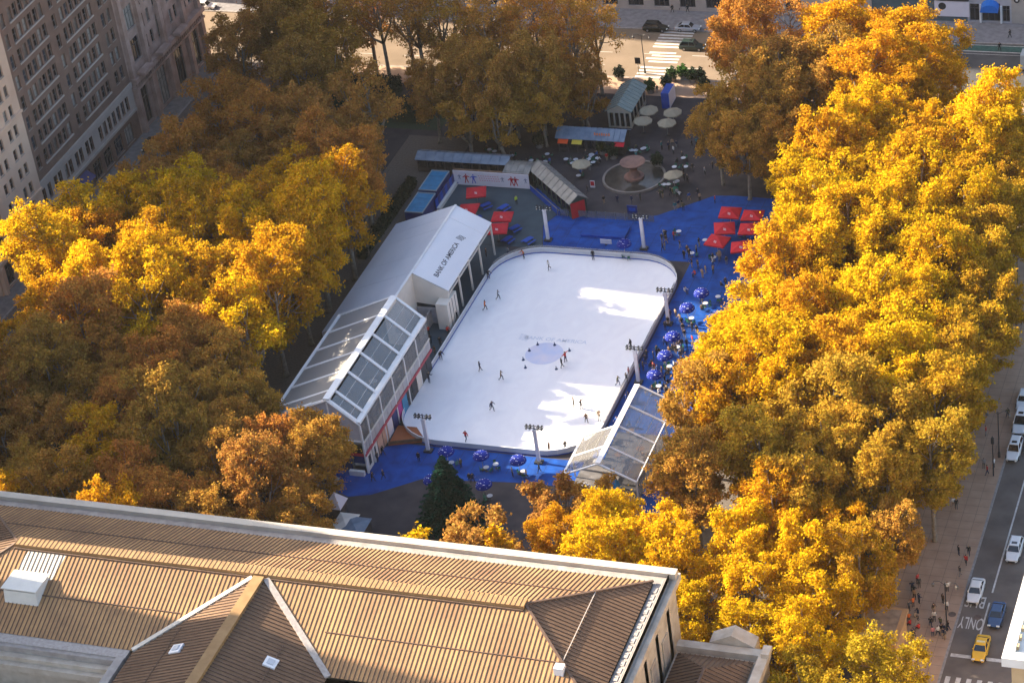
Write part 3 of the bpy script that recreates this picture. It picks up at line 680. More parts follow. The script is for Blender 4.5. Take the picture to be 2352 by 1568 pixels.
MB().box(xs - 1.6, xs + 4.6, 109.6, 109.99, 4.2, 5.6).build('sign_band', dark_m, s1)
sg = MB()
for k, (w_, h_) in enumerate([(.42, .5), (.3, .3), (.34, .3), (.3, .34), (.34, .3), (.28, .52), (.3, .52), (.34, .3)]): sg.box(xs + .1 + k * .45, xs + .1 + k * .45 + w_, 109.57, 109.598, 4.65, 4.65 + h_)
sg.build('sign_lettering', white_paint, s1)
po = MB().box(xs - 1.6, xs + 4.6, 109.8, 109.99, 1.0, 4.0); po = po.build('poster', banner_m, s1); MB().lathe([(0, 0), (.7, 0)], 14).build('poster_spot', dark_m, po).matrix_local = Matrix.Translation((xs - .2, 109.79, 3.0)) @ Matrix.Rotation(math.pi / 2, 4, 'X')
s2 = shop_block('shop_building', 'pale shopfront with blue barrel awning over its glass doors', 43.22, 51.0, 36, pale_wall, [(43.6, .2, 45.3, 3.6, 'grid'), (45.8, .2, 49.0, 3.8, 'grid'), (49.4, .2, 50.7, 3.4, 'grid'), (43.6, 5.2, 46.6, 7.4, 'bare'), (46.9, 5.2, 50.6, 7.4, 'bare')])
aw = MB(); n = 8
for k in range(n):
    a0, a1 = math.pi * k / n, math.pi * (k + 1) / n; f = lambda a: (47.3 - 1.6 * math.cos(a), 3.3 + 1.25 * math.sin(a))
    p, q = f(a0), f(a1); aw.quad((p[0], 109.98, p[1]), (q[0], 109.98, q[1]), (q[0], 108.6, q[1] - .5), (p[0], 108.6, p[1] - .5))
    aw.poly([(p[0], 108.6, p[1] - .5), (q[0], 108.6, q[1] - .5), (q[0], 108.6, 2.6), (p[0], 108.6, 2.6)])
aw.build('awning', mat('azure_canvas', (0.0, 0.14, 0.55), .5, var=.1), s2)
MB().box(45.4, 45.7, 109.7, 109.99, 0, 3.6).build('pilaster', white_m, s2); MB().box(49.05, 49.35, 109.7, 109.99, 0, 3.4).build('pilaster', white_m, s2)
s3 = shop_block('shop_building', 'beige shopfront with round emblem beside the avenue', 51.02, 75, 36, beige_wall, [(53.6 + 5 * i, .3, 57.2 + 5 * i, 3.2, 'grid') for i in range(4)] + [(53 + 4 * i, 6.2, 55.6 + 4 * i, 8.6, 'grid') for i in range(5)])
o = MB().lathe([(.28, 0), (.5, 0), (.5, .08), (.28, .08)], 18).lathe([(0, .05), (.2, .05)], 12, mi=1).build('emblem', [dark_m, white_m], s3); o.matrix_local = Matrix.Translation((52.0, 109.9, 4.6)) @ Matrix.Rotation(math.pi / 2, 4, 'X')

# ------------------------------------------------------------------ pale building at the street's other side (roof corner in view)
nb = thing('pale_building', 'cream stone building with bright flat roof edged by a bracketed cornice', 'building')
c = G(2300, 1510, 45); x0, y0, H = c.x, c.y, 45.0
fac = [(1.6 + 2.6 * i, 4 + 3.9 * j, 3.0 + 2.6 * i, 6.3 + 3.9 * j) for i in range(10) for j in range(10)]
mb = MB(); lit_stone = mat('warm_lit_stone', (0.5, 0.34, 0.18), .8, scale=.5, col2=(.6, .44, .25))  # warm reflected light on the pale wall is put into this colour
open_wall(mb, (x0 + .8, y0 + .8, 0), (1, 0, 0), (0, 0, 1), (0, -1, 0), 28, H - 1.2, fac, .35)
mb.quad((x0 + .8, y0 + 40, 0), (x0 + .8, y0 + .8, 0), (x0 + .8, y0 + .8, H - 1.2), (x0 + .8, y0 + 40, H - 1.2)); mb.quad((x0 + 28.8, y0 + .8, 0), (x0 + 28.8, y0 + 40, 0), (x0 + 28.8, y0 + 40, H - 1.2), (x0 + 28.8, y0 + .8, H - 1.2))
mb.build('wall', lit_stone, nb)
for o4 in fac:
    q = obj('window', window_mesh(o4[2] - o4[0], o4[3] - o4[1], 'sash'), nb); frame_mat(q, (1, 0, 0), (0, 0, 1), (0, -1, 0), (x0 + .8 + (o4[0] + o4[2]) / 2, y0 + 1.05, o4[1]))
roofw = mat('white_roof_membrane', (.72, .69, .62), .7, scale=.6, col2=(.82, .8, .75))
MB().box(x0 + .8, x0 + 28.8, y0 + .8, y0 + 40, H - 1.2, H - .5).build('roof', roofw, nb)
pp = MB(); pp.box(x0, x0 + 1.1, y0, y0 + 40, H - 1.1, H); pp.box(x0 + 1.1, x0 + 29, y0, y0 + 1.1, H - 1.1, H); pp.build('cornice', roofw, nb)
for k in range(26): MB().box(x0 + 1.102, x0 + 1.35, y0 + 2 + k * 1.4, y0 + 2.5 + k * 1.4, H - .498, H - .05).build('bracket', lit_stone, nb)
# brick stair kiosk by the sidewalk
kb = thing('stair_kiosk', 'small tan stone kiosk with flat roof beside the sidewalk under golden trees', 'kiosk')
c = G(2065, 1425, 4); MB().box(c.x - 4.5, c.x + .4, c.y - 4.5, c.y + 2.2, 0, 3.7).build('wall', mat('tan_stone', (.45, .26, .12), .8, var=.12, scale=.8), kb)
MB().box(c.x - 4.7, c.x + .7, c.y - 4.7, c.y + 2.4, 3.7, 4.05).build('cornice', MATS['tan_stone'], kb); MB().box(c.x - 4.2, c.x + .0, c.y - 4.2, c.y + 1.9, 4.051, 4.12).build('roof', mat('kiosk_roof', (.3, .22, .16), .9, var=.3), kb)
# ------------------------------------------------------------------ white event tent
tent = thing('event_tent', 'white fabric event tent with bank lettering on its slope beside the rink', 'tent')
TX0, TXR, TX1, TZ0, TZR, TZ1 = -33.0, -22.0, -16.4, 4.4, 8.8, 6.0
TY0, TYM, TY1 = -6.9, 4.6, 24.6
def panel(name, pts, m, par, th=.06):
    pts = [Vector(p) for p in pts]; n = (pts[1] - pts[0]).cross(pts[2] - pts[0]).normalized() * th; k = len(pts)
    return MB().add(pts + [p - n for p in pts], [tuple(range(k)), tuple(reversed(range(k, 2 * k)))] + [(i, k + i, k + (i + 1) % k, (i + 1) % k) for i in range(k)]).build(name, m, par)
shade_fab = mat('tent_fabric_shade', (.60, .61, .66), .5, scale=.3, col2=(.68, .69, .73), stretch=(1, .4, 1))  # same white fabric with the far slope's bluish shade in its colour
ys = [TY0, -1.5, TYM, 10.5, 17.5, 21.0, TY1]
for a, b in zip(ys[:-1], ys[1:]):
    panel('roof_panel', [(TX0, a + .02, TZ0), (TXR, a + .02, TZR), (TXR, b - .02, TZR), (TX0, b - .02, TZ0)][::-1], shade_fab, tent)
panel('roof_panel', [(TX1, TYM, TZ1), (TX1, 21.0, TZ1), (TXR, 21.0, TZR), (TXR, TYM, TZR)], tent_m, tent)
panel('roof_panel', [(TX1, 21.04, TZ1), (TX1, TY1, TZ1), (TXR, TY1, TZR), (TXR, 21.04, TZR)], tent_m, tent)
MB().bar((TXR, TY0, TZR + .05), (TXR, TY1, TZR + .05), .35, .12).build('ridge_bar', white_m, tent)
panel('gable_panel', [(TXR, TYM - .03, TZR - .15), (TX1, TYM - .03, TZ1 - .15), (TX1, TYM - .03, 2.9), (TXR, TYM - .03, 3.4)][::-1], cream_m, tent)
panel('side_panel', [(TXR, TY0, TZR - .1), (TXR, TYM, TZR - .1), (TXR, TYM, 0), (TXR, TY0, 0)][::-1], cream_m, tent)
panel('side_panel', [(TX0, TY0, TZ0), (TX0, TY1, TZ0), (TX0, TY1, 0), (TX0, TY0, 0)], shade_fab, tent)
panel('gable_panel', [(TX0, TY1 - .02, TZ0), (TXR, TY1 - .02, TZR), (TX1, TY1 - .02, TZ1), (TX1, TY1 - .02, 4.6), (TX0, TY1 - .02, 4.0)], tent_m, tent)
MB().bar((TX1, TYM, TZ1 - .1), (TX1, TY1, TZ1 - .1), .16, .22).build('eave_beam', white_m, tent); MB().bar((TX1 - .2, TYM, TZ1 - 1.0), (TX1 - .2, TY1, TZ1 - 1.0), .14, .3).build('eave_beam', cream_m, tent)
for y in (TYM + .1, 9.4, 14.0, 18.6, TY1 - .2): MB().box(TX1 - .2, TX1 + .02, y - .16, y + .16, 0, TZ1 - .2).build('leg', cream_m, tent)
for k, y in enumerate((-1.0, .9, 2.8)): MB().box(TX1 - 3.4, TX1 - 3.2, y, y + 1.5, 0, 2.5).build('door', mat('tent_door', (.35, .33, .33), .5, var=.2), tent)
bx = MB().box(TX1 - 1.6, TX1 + .3, TYM - 1.9, TYM + 2.2, 0, 4.6); bx.build('entry_box', cream_m, tent)
for y in (TYM - .9, TYM + .2, TYM + 1.3): MB().box(TX1 + .302, TX1 + .34, y - .05, y + .05, .1, 4.5).build('mullion', dark_m, tent)
MB().box(TXR + .1, TX1 - 1.62, TYM - .4, TYM - .2, 0, 2.8).build('booth', mat('booth_grey', (.4, .38, .4), .5, var=.2, scale=2), tent)
# lettering on the sunny slope: reads along the ridge
sx = Vector((TXR - TX1, 0, TZR - TZ1)).normalized(); sn = Vector((0, 1, 0)).cross(sx); sn = sn if sn.z > 0 else -sn
lm_ = mat('black_print', (.05, .04, .045), .6, var=.1)
p0 = Vector((TX1, 0, TZ1)).lerp(Vector((TXR, 0, TZR)), .44)
o = obj('bank_lettering', text_mesh('bank_lettering', 'BANK OF AMERICA', 1.12, lm_, bold=.015), tent); frame_mat(o, (0, 1, 0), sx, sn, (p0.x, 11.2, p0.z) + Vector((0, 0, 0)) if False else (p0.x + sn.x * .02, 11.2, p0.z + sn.z * .02))
o = flag_logo('bank_logo', 1.15, [lm_], tent); frame_mat(o, (0, 1, 0), sx, sn, (p0.x + sn.x * .02, 17.6, p0.z + sn.z * .02))

# ------------------------------------------------------------------ two storey clear roofed pavilion
pav = thing('rink_pavilion', 'two storey white framed pavilion with clear roof and red stripe beside the rink', 'pavilion')
PX0, PXR, PX1, PZ0, PZR, PZ1, PY0, PY1 = -29.2, -19.7, -15.2, 8.0, 12.2, 8.4, -33.9, -7.2
pys = [PY0 + (PY1 - PY0) * k / 6 for k in range(7)]
pys[1] = PY0 + 2.6; st = (PY1 - pys[1]) / 5; pys = [PY0] + [pys[1] + st * k for k in range(6)]
def rib(par, y, w): MB().bar((PX0, y, PZ0 + .1), (PXR, y, PZR + .1), w, .2).build('rafter', white_m, par); MB().bar((PX1, y, PZ1 + .1), (PXR, y, PZR + .1), w, .2).build('rafter', white_m, par)
for k, y in enumerate(pys): rib(pav, y + (.25 if k == 0 else 0), .5)
MB().bar((PXR, PY0, PZR + .18), (PXR, PY1, PZR + .18), 1.0, .24).build('ridge_beam', white_m, pav)
MB().bar((PX1 - .3, PY0, PZ1 + .3), (PX1 - .3, PY1, PZ1 + .3), .85, .4).build('eave_beam', white_m, pav); MB().bar((PX0, PY0, PZ0 + .1), (PX0, PY1, PZ0 + .1), .45, .35).build('eave_beam', white_m, pav)
for a, b in zip(pys[:-1], pys[1:]):
    panel('roof_pane', [(PX0 + .25, a + .26, PZ0 + .16), (PXR - .52, a + .26, PZR), (PXR - .52, b - .26, PZR), (PX0 + .25, b - .26, PZ0 + .16)][::-1], film_pane, pav, .02)
    panel('roof_pane', [(PX1 - .7, a + .26, PZ1 + .62), (PX1 - .7, b - .26, PZ1 + .62), (PXR + .52, b - .26, PZR - .4), (PXR + .52, a + .26, PZR - .4)], glass_clear, pav, .02)
for t in (.18, .36, .54, .72): MB().bar((PX0 + (PXR - PX0) * t, PY0, PZ0 + (PZR - PZ0) * t - .05), (PX0 + (PXR - PX0) * t, PY1, PZ0 + (PZR - PZ0) * t - .05), .07, .1).build('purlin', white_m, pav)
for t in (.33, .66): MB().bar((PX1 + (PXR - PX1) * t, PY0, PZ1 + (PZR - PZ1) * t - .02), (PX1 + (PXR - PX1) * t, PY1, PZ1 + (PZR - PZ1) * t - .02), .06, .08).build('purlin', white_m, pav)
MB().box(PX0, PX1 - .1, PY0 + .1, PY1, 3.3, 3.6).build('upper_floor', mat('pavilion_carpet', (.05, .05, .06), .9, var=.4, scale=1), pav)
# front gable
panel('gable_panel', [(PX0, PY0 - .01, PZ0), (PX0, PY0 - .01, 5.7), (PXR, PY0 - .01, 5.6), (PXR, PY0 - .01, PZR)], grey_tent_m, pav); panel('gable_panel', [(PXR + .05, PY0 - .01, PZR), (PXR + .05, PY0 - .01, 5.6), (PX1, PY0 - .01, 5.5), (PX1, PY0 - .01, PZ1 + .1)], grey_tent_m, pav)
for a, b in (((PXR, PY0 - .09, 5.55), (PXR, PY0 - .09, PZR)), ((PX0, PY0 - .09, 5.5), (PX1, PY0 - .09, 5.5)), ((PX1 - .05, PY0 - .09, 0), (PX1 - .05, PY0 - .09, PZ1)), ((PX0, PY0 - .09, PZ0), (PXR, PY0 - .09, PZR)), ((PX1, PY0 - .09, PZ1), (PXR, PY0 - .09, PZR))): MB().bar(a, b, .2, .2).build('gable_frame', white_m, pav)
MB().box(PX0, PX1 + .08, PY0 - .16, PY0 - .02, 2.95, 3.35).build('red_stripe', crimson, pav); MB().box(PX1 + .0, PX1 + .14, PY0 - .16, PY1, 2.95, 3.4).build('red_stripe', mat('rose_stripe', (.45, .05, .07), .5, var=.1), pav)
for k in range(7): MB().box(PX0 + .3 + k * 1.95, PX0 + 2.1 + k * 1.95, PY0 - .02, PY0 + .02, 3.5, 5.3).build('front_pane', glass_dark, pav)
for k in range(7): MB().box(PX0 + .3 + k * 1.95, PX0 + 2.1 + k * 1.95, PY0 - .02, PY0 + .02, .1, 2.9).build('front_pane', glass_dark, pav); MB().box(PX0 + .14 + k * 1.95, PX0 + .28 + k * 1.95, PY0 - .06, PY0 + .06, 0, 5.45).build('mullion', mat('green_grey', (.12, .15, .15), .5), pav)
MB().box(PX1 - 2.6, PX1 - .3, PY0 - 1.0, PY0 - .5, 0, .8).build('counter', white_m, pav)
# long side towards the ice
for a, b in zip(pys[:-1], pys[1:]):
    n = 3
    for k in range(n):
        y0_, y1_ = a + (b - a) * k / n + .06, a + (b - a) * (k + 1) / n - .06
        MB().box(PX1 - .06, PX1 - .02, y0_, y1_, 5.3, 8.0).build('side_pane', glass_clear, pav); MB().box(PX1 - .05, PX1 + .02, y0_, y1_, 3.45, 5.1).build('side_panel', mat('frosted_panel', (.42, .4, .4), .4, var=.12, scale=.8), pav)
    MB().box(PX1 - .12, PX1 + .1, a - .1, a + .1, 0, 8.3).build('post', white_m, pav)
MB().box(PX1 - .1, PX1 + .12, PY0, PY1, 5.12, 5.28).build('rail', cream_m, pav)
pan = [cream_m, magenta, cont_m, banner_m, mat('peach_print', (.6, .35, .25), .6, var=.15)]
for k in range(13):
    y0_ = PY0 + .3 + k * 2.0
    m = [cream_m, cream_m, pan[4], pan[4], banner_m, navy_m, magenta, cont_m, dark_m, dark_m, cream_m, dark_m, dark_m][k]
    MB().box(PX1 - .06, PX1 + .0, y0_, y0_ + 1.8, .1, 2.9).build('poster' if m not in (dark_m,) else 'side_pane', m, pav)
for k in (0, 1): MB().box(PX1 + .002, PX1 + .02, PY0 + .7 + k * 1.9, PY0 + 1.5 + k * 1.9, .8, 2.4).build('door', dark_m, pav)
# emblem on the gable: a broken dark ring
em = MB(); n = 22
for k in range(n):
    a0, a1 = math.radians(-40 + 260 * k / n), math.radians(-40 + 260 * (k + 1) / n); em.quad((.32 * math.cos(a0), .32 * math.sin(a0), 0), (.78 * math.cos(a0), .78 * math.sin(a0), 0), (.78 * math.cos(a1), .78 * math.sin(a1), 0), (.32 * math.cos(a1), .32 * math.sin(a1), 0), 0 if k > n * .45 else 1)
o = em.build('emblem', [mat('indigo_print', (.02, .015, .14), .6), mat('maroon_print', (.13, .01, .06), .6)], pav); frame_mat(o, (1, 0, 0), (0, 0, 1), (0, -1, 0), (-21.4, PY0 - .1, 9.0))
# drapes and bar inside, seen through the roof
for k in range(5): MB().box(PX0 + 1.2, PX0 + 1.5, pys[k] + .8, pys[k] + 3.8, 3.6, 6.4).build('drape', mat('gold_drape', (.3, .26, .2), .8, var=.4, scale=2), pav)
for k in range(9):
    yy = PY0 + 3 + k * 2.6; MB().lathe([(0, .0), (.06, .0), (.05, .74), (.62, .75), (.62, .79), (0, .79)], 14).build('table', white_m if k % 2 else wood_m, pav, (-25.4 + (k % 3) * 2.6, yy, 3.6))
MB().box(-18.6, -17.2, -26, -14, 3.6, 4.7).build('bar', mat('bar_top', (.25, .25, .28), .3, var=.2), pav)
MB().lathe([(0, 4.9), (.9, 5.0), (.9, 4.85), (0, 4.75)], 16).build('lantern', cream_m, pav, (-18.3, -9.6, 3.2))

# ------------------------------------------------------------------ clear tent at the rink corner
ct = thing('clear_tent', 'white framed clear roof dining tent beside the rink corner under golden trees', 'tent')
CX0, CXR, CX1, CZ, CZR = 14.7, 20.0, 25.3, 3.5, 6.0
cys = [-34.2, -30.0, -25.2, -20.2, -15.3]
for k, y in enumerate(cys):
    MB().bar((CX1, y, CZ + .08), (CXR, y, CZR + .08), .34, .16).build('rafter', white_m, ct); MB().box(CX1 - .1, CX1 + .1, y - .1, y + .1, 0, CZ).build('post', white_m, ct)
    if k < 3: MB().bar((CX0, y, CZ + .08), (CXR, y, CZR + .08), .34, .16).build('rafter', white_m, ct); MB().box(CX0 - .1, CX0 + .1, y - .1, y + .1, 0, CZ).build('post', white_m, ct)
MB().bar((CXR, cys[0], CZR + .15), (CXR, cys[-1], CZR + .15), .75, .2).build('ridge_beam', white_m, ct)
MB().bar((CX0, cys[0], CZ + .05), (CX0, cys[2], CZ + .05), .3, .25).build('eave_beam', white_m, ct); MB().bar((CX1, cys[0], CZ + .05), (CX1, cys[-1], CZ + .05), .14, .2).build('eave_beam', white_m, ct)
for k in range(4):
    a, b = cys[k] + .18, cys[k + 1] - .18
    panel('roof_pane', [(CX1 - .05, a, CZ + .1), (CX1 - .05, b, CZ + .1), (CXR + .4, b, CZR - .12), (CXR + .4, a, CZR - .12)], glass_clear, ct, .02)
    if k < 2: panel('roof_pane', [(CX0 + .1, a, CZ + .1), (CXR - .4, a, CZR - .12), (CXR - .4, b, CZR - .12), (CX0 + .1, b, CZ + .1)][::-1], glass_clear, ct, .02)
for t in (.3, .6):
    MB().bar((CX1 + (CXR - CX1) * t, cys[0], CZ + (CZR - CZ) * t), (CX1 + (CXR - CX1) * t, cys[-1], CZ + (CZR - CZ) * t), .06, .08).build('purlin', white_m, ct)
    MB().bar((CX0 + (CXR - CX0) * t, cys[0], CZ + (CZR - CZ) * t), (CX0 + (CXR - CX0) * t, cys[2], CZ + (CZR - CZ) * t), .06, .08).build('purlin', white_m, ct)
for k in range(4): MB().box(CX1 - .02, CX1 + .02, cys[k] + .15, cys[k + 1] - .15, .1, CZ - .1).build('side_pane', glass_clear, ct)
MB().box(CX0 + .2, CX1 - .2, cys[0] + .2, cys[2] - .2, .02, .06).build('floor', mat('tent_floor', (.1, .095, .1), .8, var=.4, scale=.8), ct); MB().box(CXR - 2.5, CX1 - .2, cys[2] - .19, cys[3] + 1.5, .02, .06).build('floor', MATS['tent_floor'], ct)
for k in range(8): MB().lathe([(0, .0), (.06, .0), (.05, .74), (.6, .75), (.6, .79), (0, .79)], 12).build('table', white_m if k % 3 == 0 else wood_m, ct, (17 + (k % 3) * 2.6, -32.6 + k * 1.9, .06))
MB().add([(20.2, -33.6, .05), (22.2, -33.6, .05), (21.3, -32.0, 2.6)], [(0, 1, 2)]).add([(20.4, -33.2, .05), (21.3, -32.0, 2.6), (20.4, -31.2, .05)], [(0, 1, 2)]).add([(22.2, -33.6, .05), (22.0, -31.2, .05), (21.3, -32.0, 2.6)], [(0, 1, 2)]).build('drape', mat('turquoise_cloth', (.0, .2, .5), .6, var=.15), ct)

# ------------------------------------------------------------------ fountain
fn = thing('fountain', 'round pink granite fountain with raised bowl in a wide shallow basin', 'fountain', (-.9, 50.3, 0))
MB().lathe([(5.0, 0), (5.3, 0), (5.3, .42), (4.95, .42), (4.95, .1), (0, .1)], 48).build('basin', mat('basin_stone', (.2, .17, .15), .7, var=.2), fn)
MB().lathe([(0, .22), (4.94, .22)], 48).build('water', water_m, fn)
MB().lathe([(1.7, .1), (1.7, .5), (1.1, .6), (.75, 1.2), (.55, 1.7), (.8, 2.3), (1.2, 2.6)], 20).build('pedestal', stone_f, fn)
MB().lathe([(1.0, 2.5), (1.95, 2.95), (2.15, 3.2), (2.0, 3.22), (1.2, 2.98), (0, 2.9)], 28).build('bowl', mat('bowl_granite', (.17, .09, .07), .6, scale=1.5, col2=(.24, .13, .1)), fn)

# ------------------------------------------------------------------ kiosks, containers, banner wall
def shed(name, label, corners, z0, z1, roofm, wallm, seams=9, ov=.35):
    """kiosk with a ridged roof: corners a,b (front edge), c,d (back edge) on the ground"""
    t = thing(name, label, 'kiosk'); a, b, c, d = [Vector((p[0], p[1], 0)) for p in corners]
    up = Vector((0, 0, 1)); w = MB()
    for p, q in ((a, b), (b, c), (c, d), (d, a)): w.quad(p, q, q + up * z0, p + up * z0)
    m1, m2 = a.lerp(d, .5) + up * z1, b.lerp(c, .5) + up * z1; w.poly([a + up * z0, d + up * z0, m1]); w.poly([b + up * z0, m2, c + up * z0]); w.build('wall', wallm, t)
    ux = (b - a).normalized() * ov; uy = (d - a).normalized() * ov
    e = [a - ux - uy, b + ux - uy, c + ux + uy, d - ux + uy]; r1, r2 = m1 - ux, m2 + ux; up0 = up * (z0 - .12)
    panel('roof_slope', [e[0] + up0, e[1] + up0, r2, r1], roofm, t, .08); panel('roof_slope', [e[2] + up0, e[3] + up0, r1, r2], roofm, t, .08)
    for k in range(seams + 1):
        f = k / seams
        MB().bar((e[0] + up0).lerp(e[1] + up0, f) + up * .05, r1.lerp(r2, f) + up * .05, .06, .08).build('roof_seam', roofm, t); MB().bar((e[3] + up0).lerp(e[2] + up0, f) + up * .05, r1.lerp(r2, f) + up * .05, .06, .08).build('roof_seam', roofm, t)
    n = max(2, int((b - a).length / 1.6)); dk = MB()
    for p, q in ((a, b), (c, d)):
        nn = (q - p).normalized().cross(up)
        for k in range(n): 
            s0, s1 = p.lerp(q, (k + .15) / n) + nn * .02, p.lerp(q, (k + .85) / n) + nn * .02
            MB().quad(s0 + up * .9, s1 + up * .9, s1 + up * (z0 - .5), s0 + up * (z0 - .5)).build('window', MATS['win_glass'], t)
            MB().bar(p.lerp(q, k / n) + nn * .05, p.lerp(q, k / n) + nn * .05 + up * z0, .12, .12).build('post', wallm, t)
    return t
k1 = shed('ticket_kiosk', 'long zinc roofed kiosk with red end wall beside the blue ramp', [(-17.2, 46.2), (-7.4, 36.6), (-5.4, 38.6), (-15.2, 48.2)], 3.0, 4.1, zinc, mat('kiosk_green', (.04, .07, .06), .5, var=.3))
e0, e1 = Vector((-7.35, 36.45, 0)), Vector((-5.5, 38.2, 0)); MB().quad(e0, e1, e1 + Vector((0, 0, 2.9)), e0 + Vector((0, 0, 2.9))).build('red_end', red_m, k1).location = (.06, -.06, 0)
k2 = shed('glass_kiosk', 'ridged verdigris roofed kiosk with cream glazed end near the avenue', [(-10.2, 66.4), (-6.4, 66.4), (-6.4, 75.2), (-10.2, 75.2)][:0] or [(-6.2, 66.4), (-6.2, 75.2), (-10.3, 75.2), (-10.3, 66.4)], 3.4, 4.6, green_roof, mat('kiosk_cream', (.5, .44, .36), .5, var=.1))
for k in range(4): MB().box(-9.9 + k * .95, -9.3 + k * .95, 66.3, 66.38, .4, 2.9).build('window', MATS['win_glass'], k2)
k3 = shed('food_kiosk', 'long grey roofed food kiosk with orange lettering facing the fountain', [(-16.4, 57.4), (-4.8, 57.4), (-4.8, 60.9), (-16.4, 60.9)], 2.9, 4.0, slate_blue, mat('kiosk_dark', (.05, .04, .04), .6, var=.4), 12)
lt = MB()
for k in range(7): lt.box(-9.8 + k * .42, -9.55 + k * .42, 57.3, 57.34, 3.3, 3.7 + (.1 if k % 3 == 0 else 0))
MATS['orange_sign'] = mat('orange_sign', (.8, .22, .08), .5); lt.build('sign_lettering', MATS['orange_sign'], k3).location = (0, .2, .22)
for k, m in enumerate((orange_m, mat('yellow_canvas', (.7, .5, .05), .6), red_m)): MB().add([(-16.2 + k * 2.5 + (5 if k == 2 else 0), 57.3, 2.7), (-14.4 + k * 2.5 + (5 if k == 2 else 0), 57.3, 2.7), (-14.4 + k * 2.5 + (5 if k == 2 else 0), 56.4, 2.2), (-16.2 + k * 2.5 + (5 if k == 2 else 0), 56.4, 2.2)], [(0, 1, 2, 3)]).build('awning', m, k3)
k4 = shed('service_shed', 'low grey roofed shed behind the white banner wall', [(-21.6, 45.2), (-17.7, 45.2), (-17.7, 48.6), (-21.6, 48.6)], 3.0, 3.3, zinc, dark_m, 4)
k5 = shed('long_shed', 'long low blue grey roofed shed behind the enclosure', [(-38.6, 48.2), (-22.5, 48.2), (-22.5, 51.0), (-38.6, 51.0)], 2.6, 3.2, slate_blue, mat('shed_wall', (.07, .05, .045), .7, var=.3), 10)
for (x0, x1, y0, y1), lb_ in (((-34.4, -31.2, 31.2, 37.4), 'near blue glass roofed container beside the white tent'), ((-34.6, -31.4, 38.2, 44.6), 'far blue glass roofed container by the banner wall corner')):
    t = thing('container', lb_, 'container'); MB().box(x0, x1, y0, y1, 0, 2.5).build('body', navy_m, t)
    for a in ((x0, x1, y0, y0 + .12), (x0, x1, y1 - .12, y1), (x0, x0 + .12, y0 + .12, y1 - .12), (x1 - .12, x1, y0 + .12, y1 - .12)): MB().box(*a, 2.5, 2.72).build('roof_frame', mat('frame_steel', (.3, .36, .4), .4), t)
    n = 4
    for k in range(n): MB().box(x0 + .14, x1 - .14, y0 + .16 + (y1 - y0 - .3) * k / n, y0 + .1 + (y1 - y0 - .3) * (k + 1) / n, 2.51, 2.58 + .02 * (k % 2)).build('roof_panel', cont_m, t)
bw = thing('banner_wall', 'white banner wall with red and blue skater figures behind red umbrellas', 'banner')
MB().box(-30.9, -17.4, 44.7, 44.85, .1, 2.75).build('banner', banner_m, bw); MB().box(-30.9, -17.4, 44.85, 45.3, 2.4, 2.85).build('coping', wood_m, bw)
def figure_print(par, x, z, h, m, y=44.69):
    mb = MB(); P_ = lambda a, b: (x + a * h, y, z + b * h)
    for pts in ([(-.1, .45), (.1, .45), (.13, .8), (-.13, .8)], [(-.06, .84), (.06, .84), (.06, .98), (-.06, .98)], [(-.1, .45), (0, .45), (-.1, 0), (-.2, 0)], [(.0, .45), (.1, .45), (.22, .05), (.12, .02)], [(-.13, .8), (-.1, .68), (-.34, .55), (-.36, .62)], [(.13, .8), (.36, .72), (.34, .64), (.1, .68)]): mb.poly([P_(*p) for p in pts])
    mb.build('figure_print', m, par)
for x, m in ((-28.6, crimson), (-27.3, mat('royal_print', (.03, .08, .5), .6)), (-22.1, mat('grey_print', (.2, .2, .28), .6)), (-20.5, red_m), (-19.8, red_m), (-29.8, MATS['grey_print']), (-18.0, MATS['grey_print'])): figure_print(bw, x, .5 if m not in (MATS['grey_print'],) else 1.1, 1.8 if m not in (MATS['grey_print'],) else 1.0, m)
for r_ in range(3):
    for k in range(9): MB().box(-26.4 + k * .42 + r_ * .1, -26.15 + k * .42 + r_ * .1, 44.685, 44.695, 1.95 - r_ * .42, 2.1 - r_ * .42).build('lettering', mat('pink_print', (.6, .25, .3), .6), bw)
bf = thing('blue_banner_fence', 'blue patterned banner fence between the containers and red umbrellas', 'fence')
for k in range(8):
    y0 = 36.0 + k * 1.1; MB().box(-30.9, -30.8, y0, y0 + 1.05, .1, 2.1).build('panel', navy_m if k % 2 else blue_m, bf)
MB().box(-30.78, -30.3, 36, 44.6, 0, .7).build('ledge', cream_m, bf)
rp = thing('blue_ramp', 'blue walled ramp running beside the zinc roofed kiosk', 'ramp')
a, b = Vector((-17.2, 44.4)), Vector((-9.6, 37.0)); n = 6; nn = Vector((.69, .72))
for k in range(n):
    p, q = a.lerp(b, k / n), a.lerp(b, (k + .98) / n); MB().bar((p.x, p.y, .55), (q.x, q.y, .55), .08, 1.1).build('panel', blue_m, rp)
MB().bar((a.x, a.y, 1.14), (b.x, b.y, 1.14), .1, .08).build('rail', zinc, rp); MB().quad((a.x, a.y, .03), (b.x, b.y, .03), (b.x + 1.6, b.y + 1.4, .03), (a.x + 1.6, a.y + 1.4, .03)).build('floor', blue_deck_m, rp)
gf = thing('glass_fence', 'clear panelled fence along the far edge of the blue deck', 'fence')
for k in range(10): x = -10 + k * 1.65; MB().box(x, x + 1.6, 37.2, 37.24, .1, 1.3).build('pane', glass_clear, gf); MB().box(x - .04, x + .0, 37.16, 37.28, 0, 1.4).build('post', zinc, gf)
bp = thing('blue_sign_panel', 'upright dark blue sign panel at the edge of the blue deck', 'sign'); MB().box(1.9, 3.6, 37.6, 37.8, 0, 2.6).build('panel', navy_m, bp); MB().box(2.2, 3.3, 37.55, 37.598, 1.6, 2.2).build('print', blue_m, bp)
